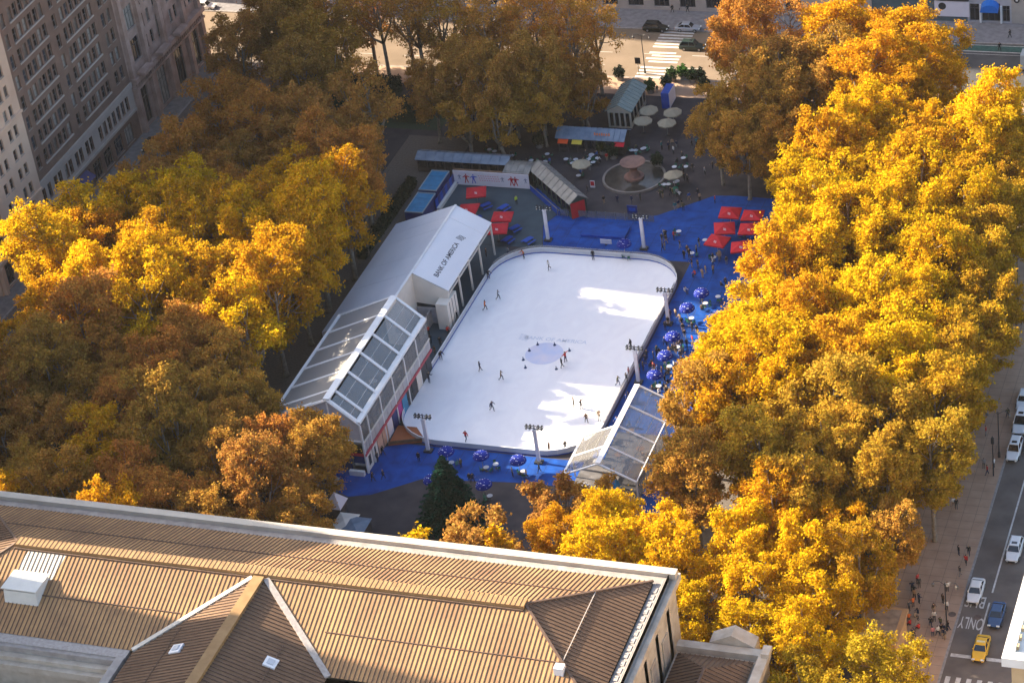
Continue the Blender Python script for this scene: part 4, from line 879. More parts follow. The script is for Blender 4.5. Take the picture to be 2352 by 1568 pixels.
st_ = thing('blue_stage', 'low blue platform on the deck behind the rink', 'platform'); MB().box(-4.2, 3.2, 31.5, 34.8, .02, .5).build('platform', blue_deck_m, st_); MB().box(-4.2, 3.2, 31.42, 31.498, .1, .48).build('fascia', blue_m, st_)
sg_ = thing('white_sign_board', 'small white sign board standing on the blue deck by the rink', 'sign'); MB().box(-.3, 1.6, 29.6, 29.7, .2, 1.0).build('board', banner_m, sg_); MB().box(.5, .8, 29.5, 29.8, 0, .2).build('foot', dark_m, sg_)
o_ = thing('orange_ramp', 'rust orange plywood ramp at the rink corner', 'ramp'); q = [G(*c) for c in [(893, 1024), (915, 981), (958, 985), (978, 1015)]]
MB().extr([(p.x, p.y) for p in [q[0], q[3], q[2], q[1]]], .05, .35).build('deck', orange_ply, o_); MB().bar((q[0].x, q[0].y, .55), (q[3].x, q[3].y, .55), .1, .5).build('kerb_board', wood_m, o_)
ba = thing('blue_banner_stand', 'tall blue banner block beside the cream umbrellas', 'banner'); c = G(1530, 250); MB().box(c.x - .7, c.x + .7, c.y, c.y + 3.6, 0, 3.0).build('block', blue_m, ba); MB().box(c.x + .702, c.x + .76, c.y, c.y + 3.6, .2, 3.0).build('white_face', banner_m, ba)
# stalls by the near terrace
for i, (px, py, w, d, h, m, lb_) in enumerate([(710, 1092, 3, 2, 2.2, slate_blue, 'pale blue roofed market stall under the brown trees'), (748, 1100, 3, 2, 2.2, zinc, 'pale grey roofed market stall beside the blue deck'), (812, 1205, 3.2, 4.2, 2.6, slate_blue, 'blue grey roofed stall close to the library parapet'), (770, 1150, 2.2, 2.4, 2.4, banner_m, 'small white peaked stall by the terrace'), (790, 1195, 2.6, 4, 2.5, cream_m, 'cream roofed stall beside the blue grey stall')]):
    c = G(px, py, h); t = thing('market_stall', lb_, 'stall', (c.x, c.y, 0))
    MB().box(-w / 2, w / 2, -d / 2, d / 2, 0, h - .4).build('body', mat('stall_dark', (.06, .06, .07), .7, var=.4), t)
    r = MB(); r.add([(-w / 2 - .2, -d / 2 - .2, h - .4), (w / 2 + .2, -d / 2 - .2, h - .4), (w / 2 + .2, d / 2 + .2, h - .4), (-w / 2 - .2, d / 2 + .2, h - .4), (0, 0, h + (1.6 if i == 3 else .15))], [(0, 1, 4), (1, 2, 4), (2, 3, 4), (3, 0, 4)]); r.build('roof', m, t)
# ------------------------------------------------------------------ umbrellas, tables, chairs
def umbrella(kind):
    t = thing({'red': 'red_umbrella', 'cream': 'cream_umbrella', 'blue': 'blue_umbrella'}[kind], '', 'umbrella')
    if kind == 'red':
        w = 1.65; mb = MB(); mb.add([(-w, -w, 2.35), (w, -w, 2.35), (w, w, 2.35), (-w, w, 2.35), (0, 0, 3.05)], [(0, 1, 4), (1, 2, 4), (2, 3, 4), (3, 0, 4)])
        for a, b in (((-w, -w), (w, -w)), ((w, -w), (w, w)), ((w, w), (-w, w)), ((-w, w), (-w, -w))): mb.quad((*a, 2.12), (*b, 2.12), (*b, 2.351), (*a, 2.351))
        mb.build('canopy', red_m, t)
        lg = flag_logo('print', .42, [banner_m], t); lg.matrix_local = Matrix.Translation((0, -.9, 2.69)) @ Matrix.Rotation(math.atan2(.7, 1.65), 4, 'X')
    elif kind == 'cream':
        mb = MB(); n = 8; R = 1.65
        for k in range(n):
            a0, a1 = 2 * math.pi * k / n, 2 * math.pi * (k + 1) / n; p, q = (R * math.cos(a0), R * math.sin(a0)), (R * math.cos(a1), R * math.sin(a1))
            mb.poly([(*p, 2.4), (*q, 2.4), (0, 0, 3.1)]); mb.quad((*p, 2.2), (*q, 2.2), (*q, 2.4), (*p, 2.4))
        mb.build('canopy', cream_canvas, t)
    else:
        mb = MB(); mb.lathe([(1.22, 2.2), (1.16, 2.45), (.93, 2.75), (.5, 2.95), (0, 3.02)], 12); mb.build('canopy', starry, t)
        sd = MB(); r2 = random.Random(3)
        for k in range(26):
            a = r2.uniform(0, 6.28); u = r2.random() ** .6; r = .2 + .92 * u; z = 3.0 - .62 * u ** 2.2 + .06; s = r2.uniform(.05, .09)
            sd.add([(r * math.cos(a) + s * dx, r * math.sin(a) + s * dy, z + s * .2) for dx, dy in ((1, 0), (0, 1), (-1, 0), (0, -1))] + [(r * math.cos(a), r * math.sin(a), z + .05)], [(0, 1, 4), (1, 2, 4), (2, 3, 4), (3, 0, 4)])
        o = sd.build('lamp_dots', star_dot, t); o['kind'] = 'stuff'
    MB().tube([(0, 0, 0), (0, 0, 3.0)], [.045, .035], 8).build('pole', mat('umbrella_pole', (.3, .28, .26), .4), t)
    MB().lathe([(0, 0), (.4, 0), (.4, .08), (.08, .14), (0, .14)], 14).build('base', dark_m, t)
    return t
U = {k: umbrella(k) for k in ('red', 'cream', 'blue')}; used = set()
def place_umb(kind, x, y, label, group, rz=0.0, orange=False):
    t = U[kind] if kind not in used else dup(U[kind]); used.add(kind); t.location = (x, y, .02); t.rotation_euler = (random.gauss(0, .035), random.gauss(0, .035), rz + random.gauss(0, .12)); t['label'] = label; t['group'] = group
    return t
for i, (px, py) in enumerate([(1093, 438), (1077, 477), (1152, 495), (1142, 522)]):
    c = G(px, py, 2.6); place_umb('red', c.x, c.y, ['square red umbrella in front of the white banner wall', 'square red umbrella against the white tent peak', 'square red umbrella with orange side above a twin umbrella', 'square red orange umbrella close to the tent corner'][i], 'red umbrellas in the enclosure', .15)
for i, (px, py) in enumerate([(1675, 485), (1662, 520), (1646, 550), (1705, 563), (1728, 492), (1722, 522)]):
    c = G(px, py, 2.6); place_umb('red', c.x, c.y, ['square red umbrella nearest the plaza on the blue deck', 'middle square red umbrella of the outer deck row', 'square red umbrella of the outer deck row closest to the rink', 'square red umbrella of the inner deck row closest to the rink', 'square red umbrella at the tree side, next to the plaza', 'square red umbrella half hidden by golden leaves'][i], 'red umbrellas on the deck', .1)
for i, (px, py) in enumerate([(1490, 248), (1545, 253), (1475, 273), (1530, 278)]):
    c = G(px, py, 2.8); place_umb('cream', c.x, c.y, 'round cream umbrella in the foursome by the avenue entrance', 'cream umbrellas by the avenue')
for (px, py), lb_ in (((1333, 372), 'round cream umbrella between the fountain and zinc roofed kiosk'), ((1547, 397), 'round cream umbrella beside the fountain on the tree side')):
    c = G(px, py, 2.8); place_umb('cream', c.x, c.y, lb_, 'cream umbrellas by the fountain')
def bistro_table():
    t = thing('bistro_table', '', 'table'); MB().lathe([(0, .72), (.42, .72), (.42, .75), (0, .75)], 14).build('table_top', mat('table_pale', (.55, .56, .6), .4), t); MB().tube([(0, 0, 0), (0, 0, .72)], [.04, .04], 6).build('leg', dark_m, t); MB().lathe([(0, 0), (.25, 0), (.22, .04), (0, .05)], 10).build('base', dark_m, t); return t
def bistro_chair():
    t = thing('bistro_chair', '', 'chair'); MB().box(-.2, .2, -.2, .2, .43, .46).build('seat', green_can, t); MB().box(-.2, .2, .19, .22, .5, .86).build('backrest', green_can, t)
    lg = MB().box(-.02, .02, -.02, .02, 0, .43).mesh('leg', dark_m)
    for x in (-.17, .17):
        for y in (-.17, .17): obj('leg', lg, t, (x, y, 0))
    return t
BT, BC = bistro_table(), bistro_chair(); btn = bcn = 0
for _n in ('table_pale',): pass
def place_table(x, y, label, group, nch=3):
    global btn, bcn
    t = BT if btn == 0 else dup(BT); btn += 1; t.location = (x, y, .02); t['label'] = label; t['group'] = group
    for k in range(nch):
        a = random.uniform(0, 6.28); c = BC if bcn == 0 else dup(BC); bcn += 1; c.location = (x + .75 * math.cos(a + k * 2.1), y + .75 * math.sin(a + k * 2.1), .02); c.rotation_euler = (0, 0, a + k * 2.1 - math.pi / 2)
        c['label'] = 'green folding chair at the ' + {'near': 'near rink end umbrella table', 'ever': 'umbrella table by the evergreen', 'deck': 'umbrella table near the curved rink corner', 'rail': 'umbrella table by the long rink rail', 'far': 'umbrella table by the blue platform'}.get(group.split(', ')[-1], {'tables before the kiosk': 'tables before the food kiosk', 'tables round the fountain': 'tables round the fountain'}.get(group, 'uncovered tables on the blue deck')); c['group'] = 'chairs: ' + group
BLUE = [((1025, 1032), 'near'), ((1105, 1043), 'near'), ((1190, 1052), 'near'), ((990, 1098), 'ever'), ((1113, 1108), 'ever'), ((1610, 668), 'deck'), ((1578, 702), 'deck'), ((1545, 768), 'rail'), ((1527, 812), 'rail'), ((1502, 857), 'rail'), ((1432, 556), 'far')]
BL = {'near': 'dotted blue umbrella beside the near rink end', 'ever': 'dotted blue umbrella next to the evergreen tree', 'deck': 'dotted blue umbrella by the curved rink corner near the light mast', 'rail': 'dotted blue umbrella among the crowd beside the long rink rail', 'far': 'dotted blue umbrella beside the blue platform'}
bpos = []
for (px, py), z in BLUE:
    c = G(px, py, 2.7); place_umb('blue', c.x, c.y, BL[z], 'blue umbrellas, ' + z); bpos.append((c.x, c.y, z)); place_table(c.x + .6, c.y - .3, 'round pale table under the ' + BL[z].replace(' by the curved rink corner near the light mast', ' by the curved rink corner').replace(' among the crowd beside the long rink rail', ' beside the long rink rail'), 'tables, ' + z)
for px, py in [(1620, 560), (1560, 540), (1590, 590), (1640, 600), (1700, 545), (1520, 945), (1540, 900), (1650, 690), (1140, 1075), (1215, 1130), (1240, 1135)]:
    c = G(px, py); place_table(c.x, c.y, 'round pale table standing uncovered on the blue deck', 'uncovered tables', 2)
for k in range(30):
    x, y = random.uniform(-31, -6), random.uniform(51.5, 56.4)
    if x > -8 and y < 56: continue
    place_table(x, y, 'round pale table on the dark ground before the food kiosk', 'tables before the kiosk', 2)
for k in range(14):
    a = random.uniform(0, 6.28); rr_ = random.uniform(6.4, 9.5); x, y = -.9 + rr_ * math.cos(a), 50.3 + rr_ * math.sin(a)
    if y < 42 or (x < -4 and y < 47): continue
    place_table(x, y, 'round pale table set round the fountain', 'tables round the fountain', 2)
def picnic():
    t = thing('picnic_table', '', 'table'); 
    for k in range(4): MB().box(-.9, .9, -.42 + k * .215, -.225 + k * .215, .72, .76).build('plank', blue_m, t)
    for s in (-1, 1): MB().box(-.9, .9, s * .78 - .14, s * .78 + .14, .43, .47).build('bench', blue_m, t)
    for x in (-.6, .6):
        for s in (-1, 1): MB().bar((x, s * .85, 0), (x, s * .2, .72), .07, .07).build('leg', navy_m, t)
        MB().bar((x, -.8, .4), (x, .8, .4), .06, .06).build('brace', navy_m, t)
    return t
pt = picnic()
for i, (px, py, r_) in enumerate([(1115, 470, .9), (1157, 475, 1.1), (1095, 500, .9), (1182, 522, 1.0), (1166, 548, 1.2), (1213, 550, 1.1), (1040, 415, .9)]):
    c = G(px, py, .7); t = pt if i == 0 else dup(pt); t.location = (c.x, c.y, .012); t.rotation_euler = (0, 0, r_); t['label'] = 'blue picnic table on the dark floor among red umbrellas'; t['group'] = 'blue picnic tables'
bin_ = thing('litter_bin', 'green litter bin near the fountain', 'bin', G(1553, 443)); MB().lathe([(0, 0), (.4, 0), (.48, .9), (.4, 1.05), (0, 1.05)], 12).build('drum', green_can, bin_)
bd = thing('sandwich_board', 'small red and white standing sign left of the fountain', 'sign', G(1362, 432)); MB().box(-.4, .4, -.05, .05, .1, 1.4).build('board', banner_m, bd); MB().box(-.32, .32, -.07, -.052, .5, 1.3).build('print', red_m, bd)

# planters along the avenue entrance
leafy = leaf_mat('shrub_leaf', .25, .4)
def leaf_cloud(n, fn, size, seed):
    r = np.random.default_rng(seed); c = fn(r, n); a = r.normal(size=(n, 3)); a /= np.linalg.norm(a, axis=1)[:, None]; b = np.cross(a, r.normal(size=(n, 3))); b /= np.linalg.norm(b, axis=1)[:, None]
    s = (size * r.uniform(.6, 1.3, (n, 1))); v = np.stack([c - a * s, c - b * s * .6, c + a * s, c + b * s * .6], 1).reshape(-1, 3); return v
def quads_mesh(name, v, m):
    n = len(v) // 4; me = bpy.data.meshes.new(name); me.vertices.add(len(v)); me.vertices.foreach_set('co', v.astype(np.float32).ravel()); me.loops.add(n * 4); me.loops.foreach_set('vertex_index', np.arange(n * 4, dtype=np.int32)); me.polygons.add(n); me.polygons.foreach_set('loop_start', np.arange(n, dtype=np.int32) * 4); me.materials.append(m); me.update(calc_edges=True); return me
def ball(R, zc, rz): 
    def f(r, n):
        d = r.normal(size=(n, 3)); d /= np.linalg.norm(d, axis=1)[:, None]; u = r.random((n, 1)) ** .4 * (1 + .25 * np.sin(d[:, :1] * 5 + d[:, 1:2] * 4)); return d * u * np.array([R, R, rz]) + np.array([0, 0, zc])
    return f
sh = thing('planter_shrub', '', 'shrub'); MB().lathe([(0, 0), (.5, 0), (.6, .6), (.52, .6), (0, .5)], 12).build('pot', mat('stone_pot', (.2, .18, .16), .8, var=.2), sh)
o = obj('foliage', quads_mesh('foliage', leaf_cloud(700, ball(.9, 1.3, .9), .16, 5), leafy), sh); o.color = (.03, .06, .02, 1); o['kind'] = 'stuff'
first = True
for px, py, col in [(1425, 175, (.02, .03, .02)), (1495, 205, (.04, .1, .03)), (1545, 178, (.05, .09, .03)), (1570, 172, (.06, .14, .03)), (1592, 180, (.02, .04, .02)), (1610, 180, (.02, .03, .02)), (1620, 200, (.02, .03, .02)), (1533, 196, (.02, .05, .03)), (1385, 345, (.06, .07, .03)), (1410, 355, (.03, .05, .03)), (1512, 375, (.03, .05, .03)), (1240, 330, (.07, .07, .04))]:
    c = G(px, py + 8); t = sh if first else dup(sh); first = False; t.location = (c.x, c.y, 0); t.scale = (1.2,) * 3; t['label'] = 'dark green potted shrub in a stone planter by the avenue plaza'; t['group'] = 'potted shrubs'
    for ch in t.children:
        if ch.name.startswith('foliage'): ch.color = (*col, 1)
# dark hedges by the avenue
def hedge(x0, x1, y0, y1, h, label, seed):
    t = thing('hedge', label, 'hedge', ((x0 + x1) / 2, (y0 + y1) / 2, 0)); w, d = x1 - x0, y1 - y0
    f = lambda r, n: np.stack([r.uniform(-w / 2, w / 2, n), r.uniform(-d / 2, d / 2, n), r.random(n) ** .5 * h + r.normal(size=n) * .12], 1)
    o = obj('foliage', quads_mesh('foliage', leaf_cloud(int(w * d * 130), f, .18, seed), leafy), t); o.color = (.012, .028, .018, 1); o['kind'] = 'stuff'; MB().box(-w / 2 + .2, w / 2 - .2, -d / 2 + .2, d / 2 - .2, 0, h * .8).build('core', grass_m, t)
hedge(-70, -52, 68.5, 75.5, 3.2, 'large dark evergreen hedge below the sparse avenue trees', 11); hedge(-50, -44, 64, 69, 2.6, 'smaller dark hedge right of the large one, before the kiosks', 12); hedge(36, 60, 60, 62, 1.4, 'low hedge inside the golden grove by the avenue', 13); hedge(-39, -37.2, 20, 44, 1.6, 'dark clipped hedge behind the blue containers', 14)

# ------------------------------------------------------------------ vehicles
def loft(mb, secs, mi=0):
    o = len(mb.v); n = len(secs[0])
    for s in secs: mb.v += [tuple(p) for p in s]
    for i in range(len(secs) - 1):
        for k in range(n): mb.f.append([o + i * n + k, o + i * n + (k + 1) % n, o + (i + 1) * n + (k + 1) % n, o + (i + 1) * n + k]); mb.m.append(mi)
    mb.f.append([o + k for k in reversed(range(n))]); mb.m.append(mi); mb.f.append([o + (len(secs) - 1) * n + k for k in range(n)]); mb.m.append(mi)
car_glass = mat('car_glass', (.012, .016, .022), .08, var=.2, spec=.8); tyre = mat('tyre', (.012, .012, .012), .8, var=.2); rim = mat('rim', (.4, .4, .42), .3, metal=.7)
lamp_r = mat('tail_lamp', (.4, .01, .01), .3); lamp_w = mat('head_lamp', (.75, .75, .7), .15)
def car(name, label, cat, paint, L=4.7, W=1.82, H=1.5, suv=False, sign=False, group=None):
    """heads towards -Y; nose at -L/2"""
    t = thing(name, label, cat, group=group); h = W / 2; b = MB()
    zb = .95 if not suv else 1.05
    prof = [(-.5, .55, .62, .34), (-.46, .78, .72, .3), (-.3, .95, .88, .28), (-.12, 1, zb, .26), (.15, 1, zb + .02, .26), (.38, 1, zb + .02, .26), (.46, .94, zb - .02, .3), (.5, .8, zb - .12, .38)]
    secs = [[(-h * w, y * L, lo), (h * w, y * L, lo), (h * w * 1.0, y * L, (lo + z) * .55), (h * w * .97, y * L, z - .08), (h * w * .86, y * L, z), (-h * w * .86, y * L, z), (-h * w * .97, y * L, z - .08), (-h * w, y * L, (lo + z) * .55)] for y, w, z, lo in prof]
    loft(b, secs); body = b.build('body', paint, t, smooth=False)
    rb = .44 if suv else .3; c = MB(); y0, y1, y2, y3 = -.2 * L, -.08 * L, (.22 if not suv else .36) * L, (.4 if not suv else .46) * L
    low = [(-h * .86, y0, zb - .02), (h * .86, y0, zb - .02), (h * .88, y3, zb), (-h * .88, y3, zb)]; top = [(-h * .7, y1, H - .03), (h * .7, y1, H - .03), (h * .68, y2, H - .03), (-h * .68, y2, H - .03)]
    c.add(low + top, [(0, 1, 5, 4), (1, 2, 6, 5), (2, 3, 7, 6), (3, 0, 4, 7)]); c.build('window_band', car_glass, t)
    r = MB(); r.add([(p[0] * 1.03, p[1] + (-.04 if i < 2 else .04), p[2]) for i, p in enumerate(top)] + [(p[0] * .9, p[1] * .92, H + .05) for p in top], [(3, 2, 1, 0), (4, 5, 6, 7), (0, 1, 5, 4), (1, 2, 6, 5), (2, 3, 7, 6), (3, 0, 4, 7)]); rf = r.build('roof', paint, t)
    if suv: MB().box(-.35, .35, -.02 * L, .08 * L, H + .051, H + .07).build('sunroof', car_glass, rf)
    for i in range(4): MB().bar(low[i], top[i], .09, .09).build('pillar', paint, t)
    for s in (-1, 1): MB().bar((s * h * .875, .1 * L, zb), (s * h * .7, .1 * L, H - .03), .08, .08).build('pillar', paint, t); MB().box(s * h - .1 * (s > 0) - .0, s * h + .1 * (s < 0) + .0, -.17 * L, -.14 * L, zb, zb + .14).build('mirror', paint, t)
    for s in (-1, 1):
        for y in (-.31 * L, .29 * L):
            w = MB(); n = 14; R = .34
            for xx0, xx1, rr, mi in ((0, .2, R, 0), (.2, .21, R * .62, 1)):
                ring0 = [(s * (h - .2 + xx0), y + rr * math.cos(2 * math.pi * k / n), R + rr * math.sin(2 * math.pi * k / n)) for k in range(n)]; ring1 = [(s * (h - .19 + xx1), p[1], p[2]) for p in ring0]
                w.add(ring0 + ring1, [(k, (k + 1) % n, n + (k + 1) % n, n + k) for k in range(n)] + [tuple(range(n, 2 * n))], mi)
            w.build('wheel', [tyre, rim], t)
        MB().box(s * h * .62 - .2, s * h * .62 + .2, -.5 * L - .0, -.462 * L, .58, .72).build('headlight', lamp_w, t); MB().box(s * h * .66 - .16, s * h * .66 + .16, .485 * L, .505 * L, zb - .32, zb - .16).build('tail_light', lamp_r, t)
    MB().box(-h * .5, h * .5, -.507 * L, -.495 * L, .36, .56).build('grille', dark_m, t); MB().box(-.26, .26, .49 * L, .508 * L, .5, .62).build('plate', white_m, t)
    if sign: MB().box(-.5, .5, -.01 * L, .04 * L, H + .052, H + .2).build('roof_sign', mat('sign_plate', (.7, .65, .4), .5), t)
    return t
carwhite = mat('car_white', (.78, .77, .75), .22, var=.03, spec=.6); cblue = mat('car_blue', (.02, .06, .16), .2, var=.05, spec=.7); cyel = mat('taxi_yellow', (.75, .42, .01), .3, var=.04); cblk = mat('car_black', (.012, .016, .014), .2, var=.1); csil = mat('car_silver', (.42, .44, .47), .25, metal=.3); cred = mat('car_red', (.35, .02, .02), .3)
def put(t, px, py, rz=0.0, z=-.13):
    c = G(px, py, .6); t.location = (c.x, c.y, z); t.rotation_euler = (0, 0, rz); return c
put(car('car', 'white sedan car driving over the BUS lettering in the bus lane', 'car', carwhite), 2241, 1354)
put(car('car', 'white car with sunroof alone beside the white lane line', 'car', carwhite, suv=True, H=1.62), 2330, 1260)
put(car('car', 'dark blue sedan car beside the ONLY lettering', 'car', cblue), 2289, 1409)
put(car('taxi', 'yellow taxi waiting at the white stop line', 'taxi', cyel, sign=True), 2253, 1486)
put(car('car', 'white van parked by the kerb, first of the row near the twin lamp post', 'van', carwhite, suv=True, H=1.75, L=4.9), 2330, 1030)
put(car('car', 'tall white van parked second in the kerb row', 'van', carwhite, suv=True, H=2.1, L=5.2, W=1.95), 2345, 968)
put(car('car', 'white car parked last in the kerb row beside golden trees', 'car', carwhite), 2352, 915)
put(car('car', 'red car passing the white vans', 'car', cred), 2372, 1015)
put(car('suv', 'black car crossing the shaded end of the avenue crosswalk', 'car', cblk, suv=True, H=1.75), 1506, 62, math.pi / 2)
put(car('car', 'silver car on the avenue behind the golden tree edge', 'car', csil), 1580, 62, math.pi / 2)
put(car('suv', 'dark green car stopped right of the avenue crosswalk', 'car', mat('car_green', (.015, .03, .025), .3), suv=True, H=1.75), 1590, 105, math.pi / 2)
put(car('car', 'pale car on the shaded side street under tall buildings', 'car', csil, group=None), 390, 297)
put(car('car', 'white car at the corner of the side street and avenue', 'car', carwhite), 470, 12, math.pi / 2)
put(car('car', 'dark car further down the shaded side street', 'car', cblk), 345, 330)
put(car('car', 'grey van passing on the avenue behind the sparse trees', 'van', csil, suv=True, H=2.0), 1130, 10, math.pi / 2)
# city bus
bs_ = thing('city_bus', 'grey city bus with yellow green front on the avenue', 'bus'); MB().box(-1.25, 1.25, -6, 6, .35, 3.05).build('body', mat('bus_grey', (.35, .38, .4), .35, var=.06), bs_)
MB().box(-1.1, 1.1, -6.05, -6.002, 1.3, 2.6).build('windscreen', car_glass, bs_); MB().box(-1.2, 1.2, -6.06, -6.003, .5, 1.25).build('front_panel', mat('lime', (.4, .45, .1), .4), bs_); MB().box(-1.15, 1.15, -6.06, -6.004, 2.62, 2.98).build('destination_sign', dark_m, bs_)
for s in (-1, 1):
    for k in range(7): MB().box(s * 1.252 - .01, s * 1.252 + .01, -5 + k * 1.5, -3.7 + k * 1.5, 1.5, 2.6).build('window', car_glass, bs_)
    for y in (-3.8, 3.2): MB().tube([(s * 1.0, y, .48), (s * 1.27, y, .48)], [.48, .48], 14).build('wheel', tyre, bs_)
put(bs_, 2372, 150, -math.pi / 2)
bs_.location.x = G(2340, 165).x + 6.2; bs_.location.y = 94.2
# ------------------------------------------------------------------ street lamps and posts
def lamp():
    t = thing('street_lamp', '', 'street lamp'); MB().tube([(0, 0, 0), (0, 0, .8), (0, 0, 1.0), (0, 0, 7.6)], [.2, .17, .09, .07], 8).build('post', dark_m, t)
    for s in (-1, 1): MB().tube([(0, 0, 7.2), (s * .7, 0, 7.75), (s * 1.35, 0, 7.7), (s * 1.5, 0, 7.35)], [.04, .04, .04, .04], 6).build('arm', dark_m, t); MB().lathe([(.05, 7.35), (.22, 7.2), (.18, 6.85), (.04, 6.75)], 8, (s * 1.5, 0, 0)).build('lantern', mat('lantern_grey', (.12, .11, .1), .4), t)
    return t
lp = lamp()
for i, (px, py, lb_) in enumerate([(2175, 1445, 'black twin arm street lamp on the sidewalk by the walking group'), (2295, 1049, 'black twin arm street lamp on the kerb beside the white van'), (1482, 168, 'black twin arm street lamp at the sunlit avenue crosswalk'), (2338, 690, 'black twin arm street lamp by the far sidewalk stretch')]):
    c = G(px, py); t = lp if i == 0 else dup(lp); t.location = (c.x, c.y, 0); t['label'] = lb_; t['group'] = 'twin arm street lamps'
ps = thing('sign_post', 'plain black signal post on the sidewalk next to the twin arm lamp', 'post', G(2282, 1092)); MB().tube([(0, 0, 0), (0, 0, 6.6)], [.1, .07], 8).build('post', dark_m, ps); MB().box(-.2, .2, -.15, .15, 5.4, 6.3).build('signal_head', dark_m, ps)
hy = thing('street_sign', 'tall dark sign board by the avenue crosswalk end', 'sign', G(1468, 172)); MB().tube([(0, 0, 0), (0, 0, 3.4)], [.06, .05], 6).build('post', dark_m, hy); MB().box(-.5, .5, -.05, .05, 2.2, 3.4).build('board', dark_m, hy)
# manholes
for px, py in [(2245, 1415), (2187, 1410)]:
    c = G(px, py); o = MB().lathe([(0, 0), (.5, 0), (.5, -.01)], 18).build('manhole_cover', mat('iron_cover', (.12, .08, .06), .7, var=.3), None, (c.x, c.y, .01 if c.x < 72.2 else -.12)); tag(o, 'round iron manhole cover set in the ' + ('tan sidewalk' if c.x < 72.2 else 'bus lane asphalt'), 'manhole cover')

# ------------------------------------------------------------------ people
def person_mesh(name, J, rad):
    """one continuous skinned body; J joints, faces sorted into skin / top / trousers / hair / shoes"""
    E_ = [('pel', 'wai'), ('wai', 'che'), ('che', 'nec'), ('nec', 'hea'), ('hea', 'cro'), ('pel', 'hipL'), ('hipL', 'kneL'), ('kneL', 'ankL'), ('ankL', 'toeL'), ('pel', 'hipR'), ('hipR', 'kneR'), ('kneR', 'ankR'), ('ankR', 'toeR'),
          ('che', 'shoL'), ('shoL', 'elbL'), ('elbL', 'wriL'), ('wriL', 'hanL'), ('che', 'shoR'), ('shoR', 'elbR'), ('elbR', 'wriR'), ('wriR', 'hanR')]
    ks = list(J); me = bpy.data.meshes.new(name); me.from_pydata([J[k] for k in ks], [(ks.index(a), ks.index(b)) for a, b in E_], [])
    o = bpy.data.objects.new(name, me); COL.objects.link(o); md = o.modifiers.new('s', 'SKIN'); md.use_smooth_shade = True
    for k, sv in zip(ks, me.skin_vertices[0].data): r = rad.get(k[:3], .06); sv.radius = r if isinstance(r, tuple) else (r, r); sv.use_root = (k == 'pel')
    o.modifiers.new('u', 'SUBSURF').levels = 1
    dg = bpy.context.evaluated_depsgraph_get(); m2 = bpy.data.meshes.new_from_object(o.evaluated_get(dg)); bpy.data.objects.remove(o)
    m2.name = name; m2.materials.clear()
    for mm in ('skin', 'top', 'trousers', 'hair', 'shoes'): m2.materials.append(MATS[mm])
    seg = []
    for a, b in E_:
        cls = 0 if b in ('hanL', 'hanR') else 3 if b == 'cro' else 0 if b == 'hea' else 2 if b[:3] in ('kne', 'ank', 'hip') else 4 if b[:3] == 'toe' else 1
        seg.append((Vector(J[a]), Vector(J[b]), cls))
    hd = Vector(J['hea'])
    for p in m2.polygons:
        c = p.center; best = min(((c - (a + (b - a) * max(0, min(1, (c - a).dot(b - a) / max(1e-6, (b - a).length_squared))))).length, cl) for a, b, cl in seg)[1]
        if (c - hd).length < .17 and (c.z > hd.z + .05 or c.y > hd.y + .04) and c.z > hd.z - .06: best = 3
        p.material_index = best
    return m2
mat('skin', (.45, .27, .19), .6); mat('top', (.03, .035, .05), .8); mat('trousers', (.02, .025, .04), .8); mat('hair', (.03, .018, .012), .6); mat('shoes', (.02, .02, .02), .6)
RAD = {'pel': (.15, .12), 'wai': (.14, .11), 'che': (.19, .13), 'nec': .06, 'hea': .095, 'cro': .07, 'hip': .1, 'kne': .065, 'ank': .05, 'toe': .045, 'sho': .085, 'elb': .058, 'wri': .042, 'han': .045}
def pose(lean=0.0, strL=0.0, strR=0.0, armL=(.1, 0), armR=(.1, 0), sit=False, bend=0.0):
    """faces -Y"""
    J = {}; z = .95 if not sit else .5; J['pel'] = (0, 0, z); s = math.sin(lean); c = math.cos(lean)
    up = lambda d: (0, -d * s, z + d * c); J['wai'] = up(.18); J['che'] = up(.42); J['nec'] = up(.56); J['hea'] = (0, -.6 * s - .03 - .0, z + .68 * c); J['cro'] = (0, -.62 * s - .01, z + .8 * c)
    for sd, stp in (('L', strL), ('R', strR)):
        x = .1 if sd == 'L' else -.1; J['hip' + sd] = (x, 0, z - .06)
        if sit: J['kne' + sd] = (x * 1.3, -.42, z); J['ank' + sd] = (x * 1.3, -.42, .09); J['toe' + sd] = (x * 1.3, -.6, .05)
        else:
            ay = -stp; J['kne' + sd] = (x * 1.1, -stp * .5 - .05 - bend, .5); J['ank' + sd] = (x * 1.2, ay, .09 + max(0, -stp) * .25); J['toe' + sd] = (x * 1.3, ay - .17, .05 + max(0, -stp) * .15)
        sh = up(.5); sx = .2 if sd == 'L' else -.2; J['sho' + sd] = (sx, sh[1], sh[2]); out, fw = armL if sd == 'L' else armR; sg_ = 1 if sd == 'L' else -1
        if out > .7: J['elb' + sd] = (sx + sg_ * .27, sh[1] - fw * .2, sh[2] - .06); J['wri' + sd] = (sx + sg_ * .5, sh[1] - fw * .4, sh[2] - .08); J['han' + sd] = (sx + sg_ * .6, sh[1] - fw * .45, sh[2] - .08)
        else: J['elb' + sd] = (sx + sg_ * out * .4, sh[1] - fw * .15, sh[2] - .28); J['wri' + sd] = (sx + sg_ * out * .5, sh[1] - fw * .45 - .04, sh[2] - .5 + fw * .25); J['han' + sd] = (sx + sg_ * out * .5, sh[1] - fw * .55 - .05, sh[2] - .59 + fw * .3)
    return J
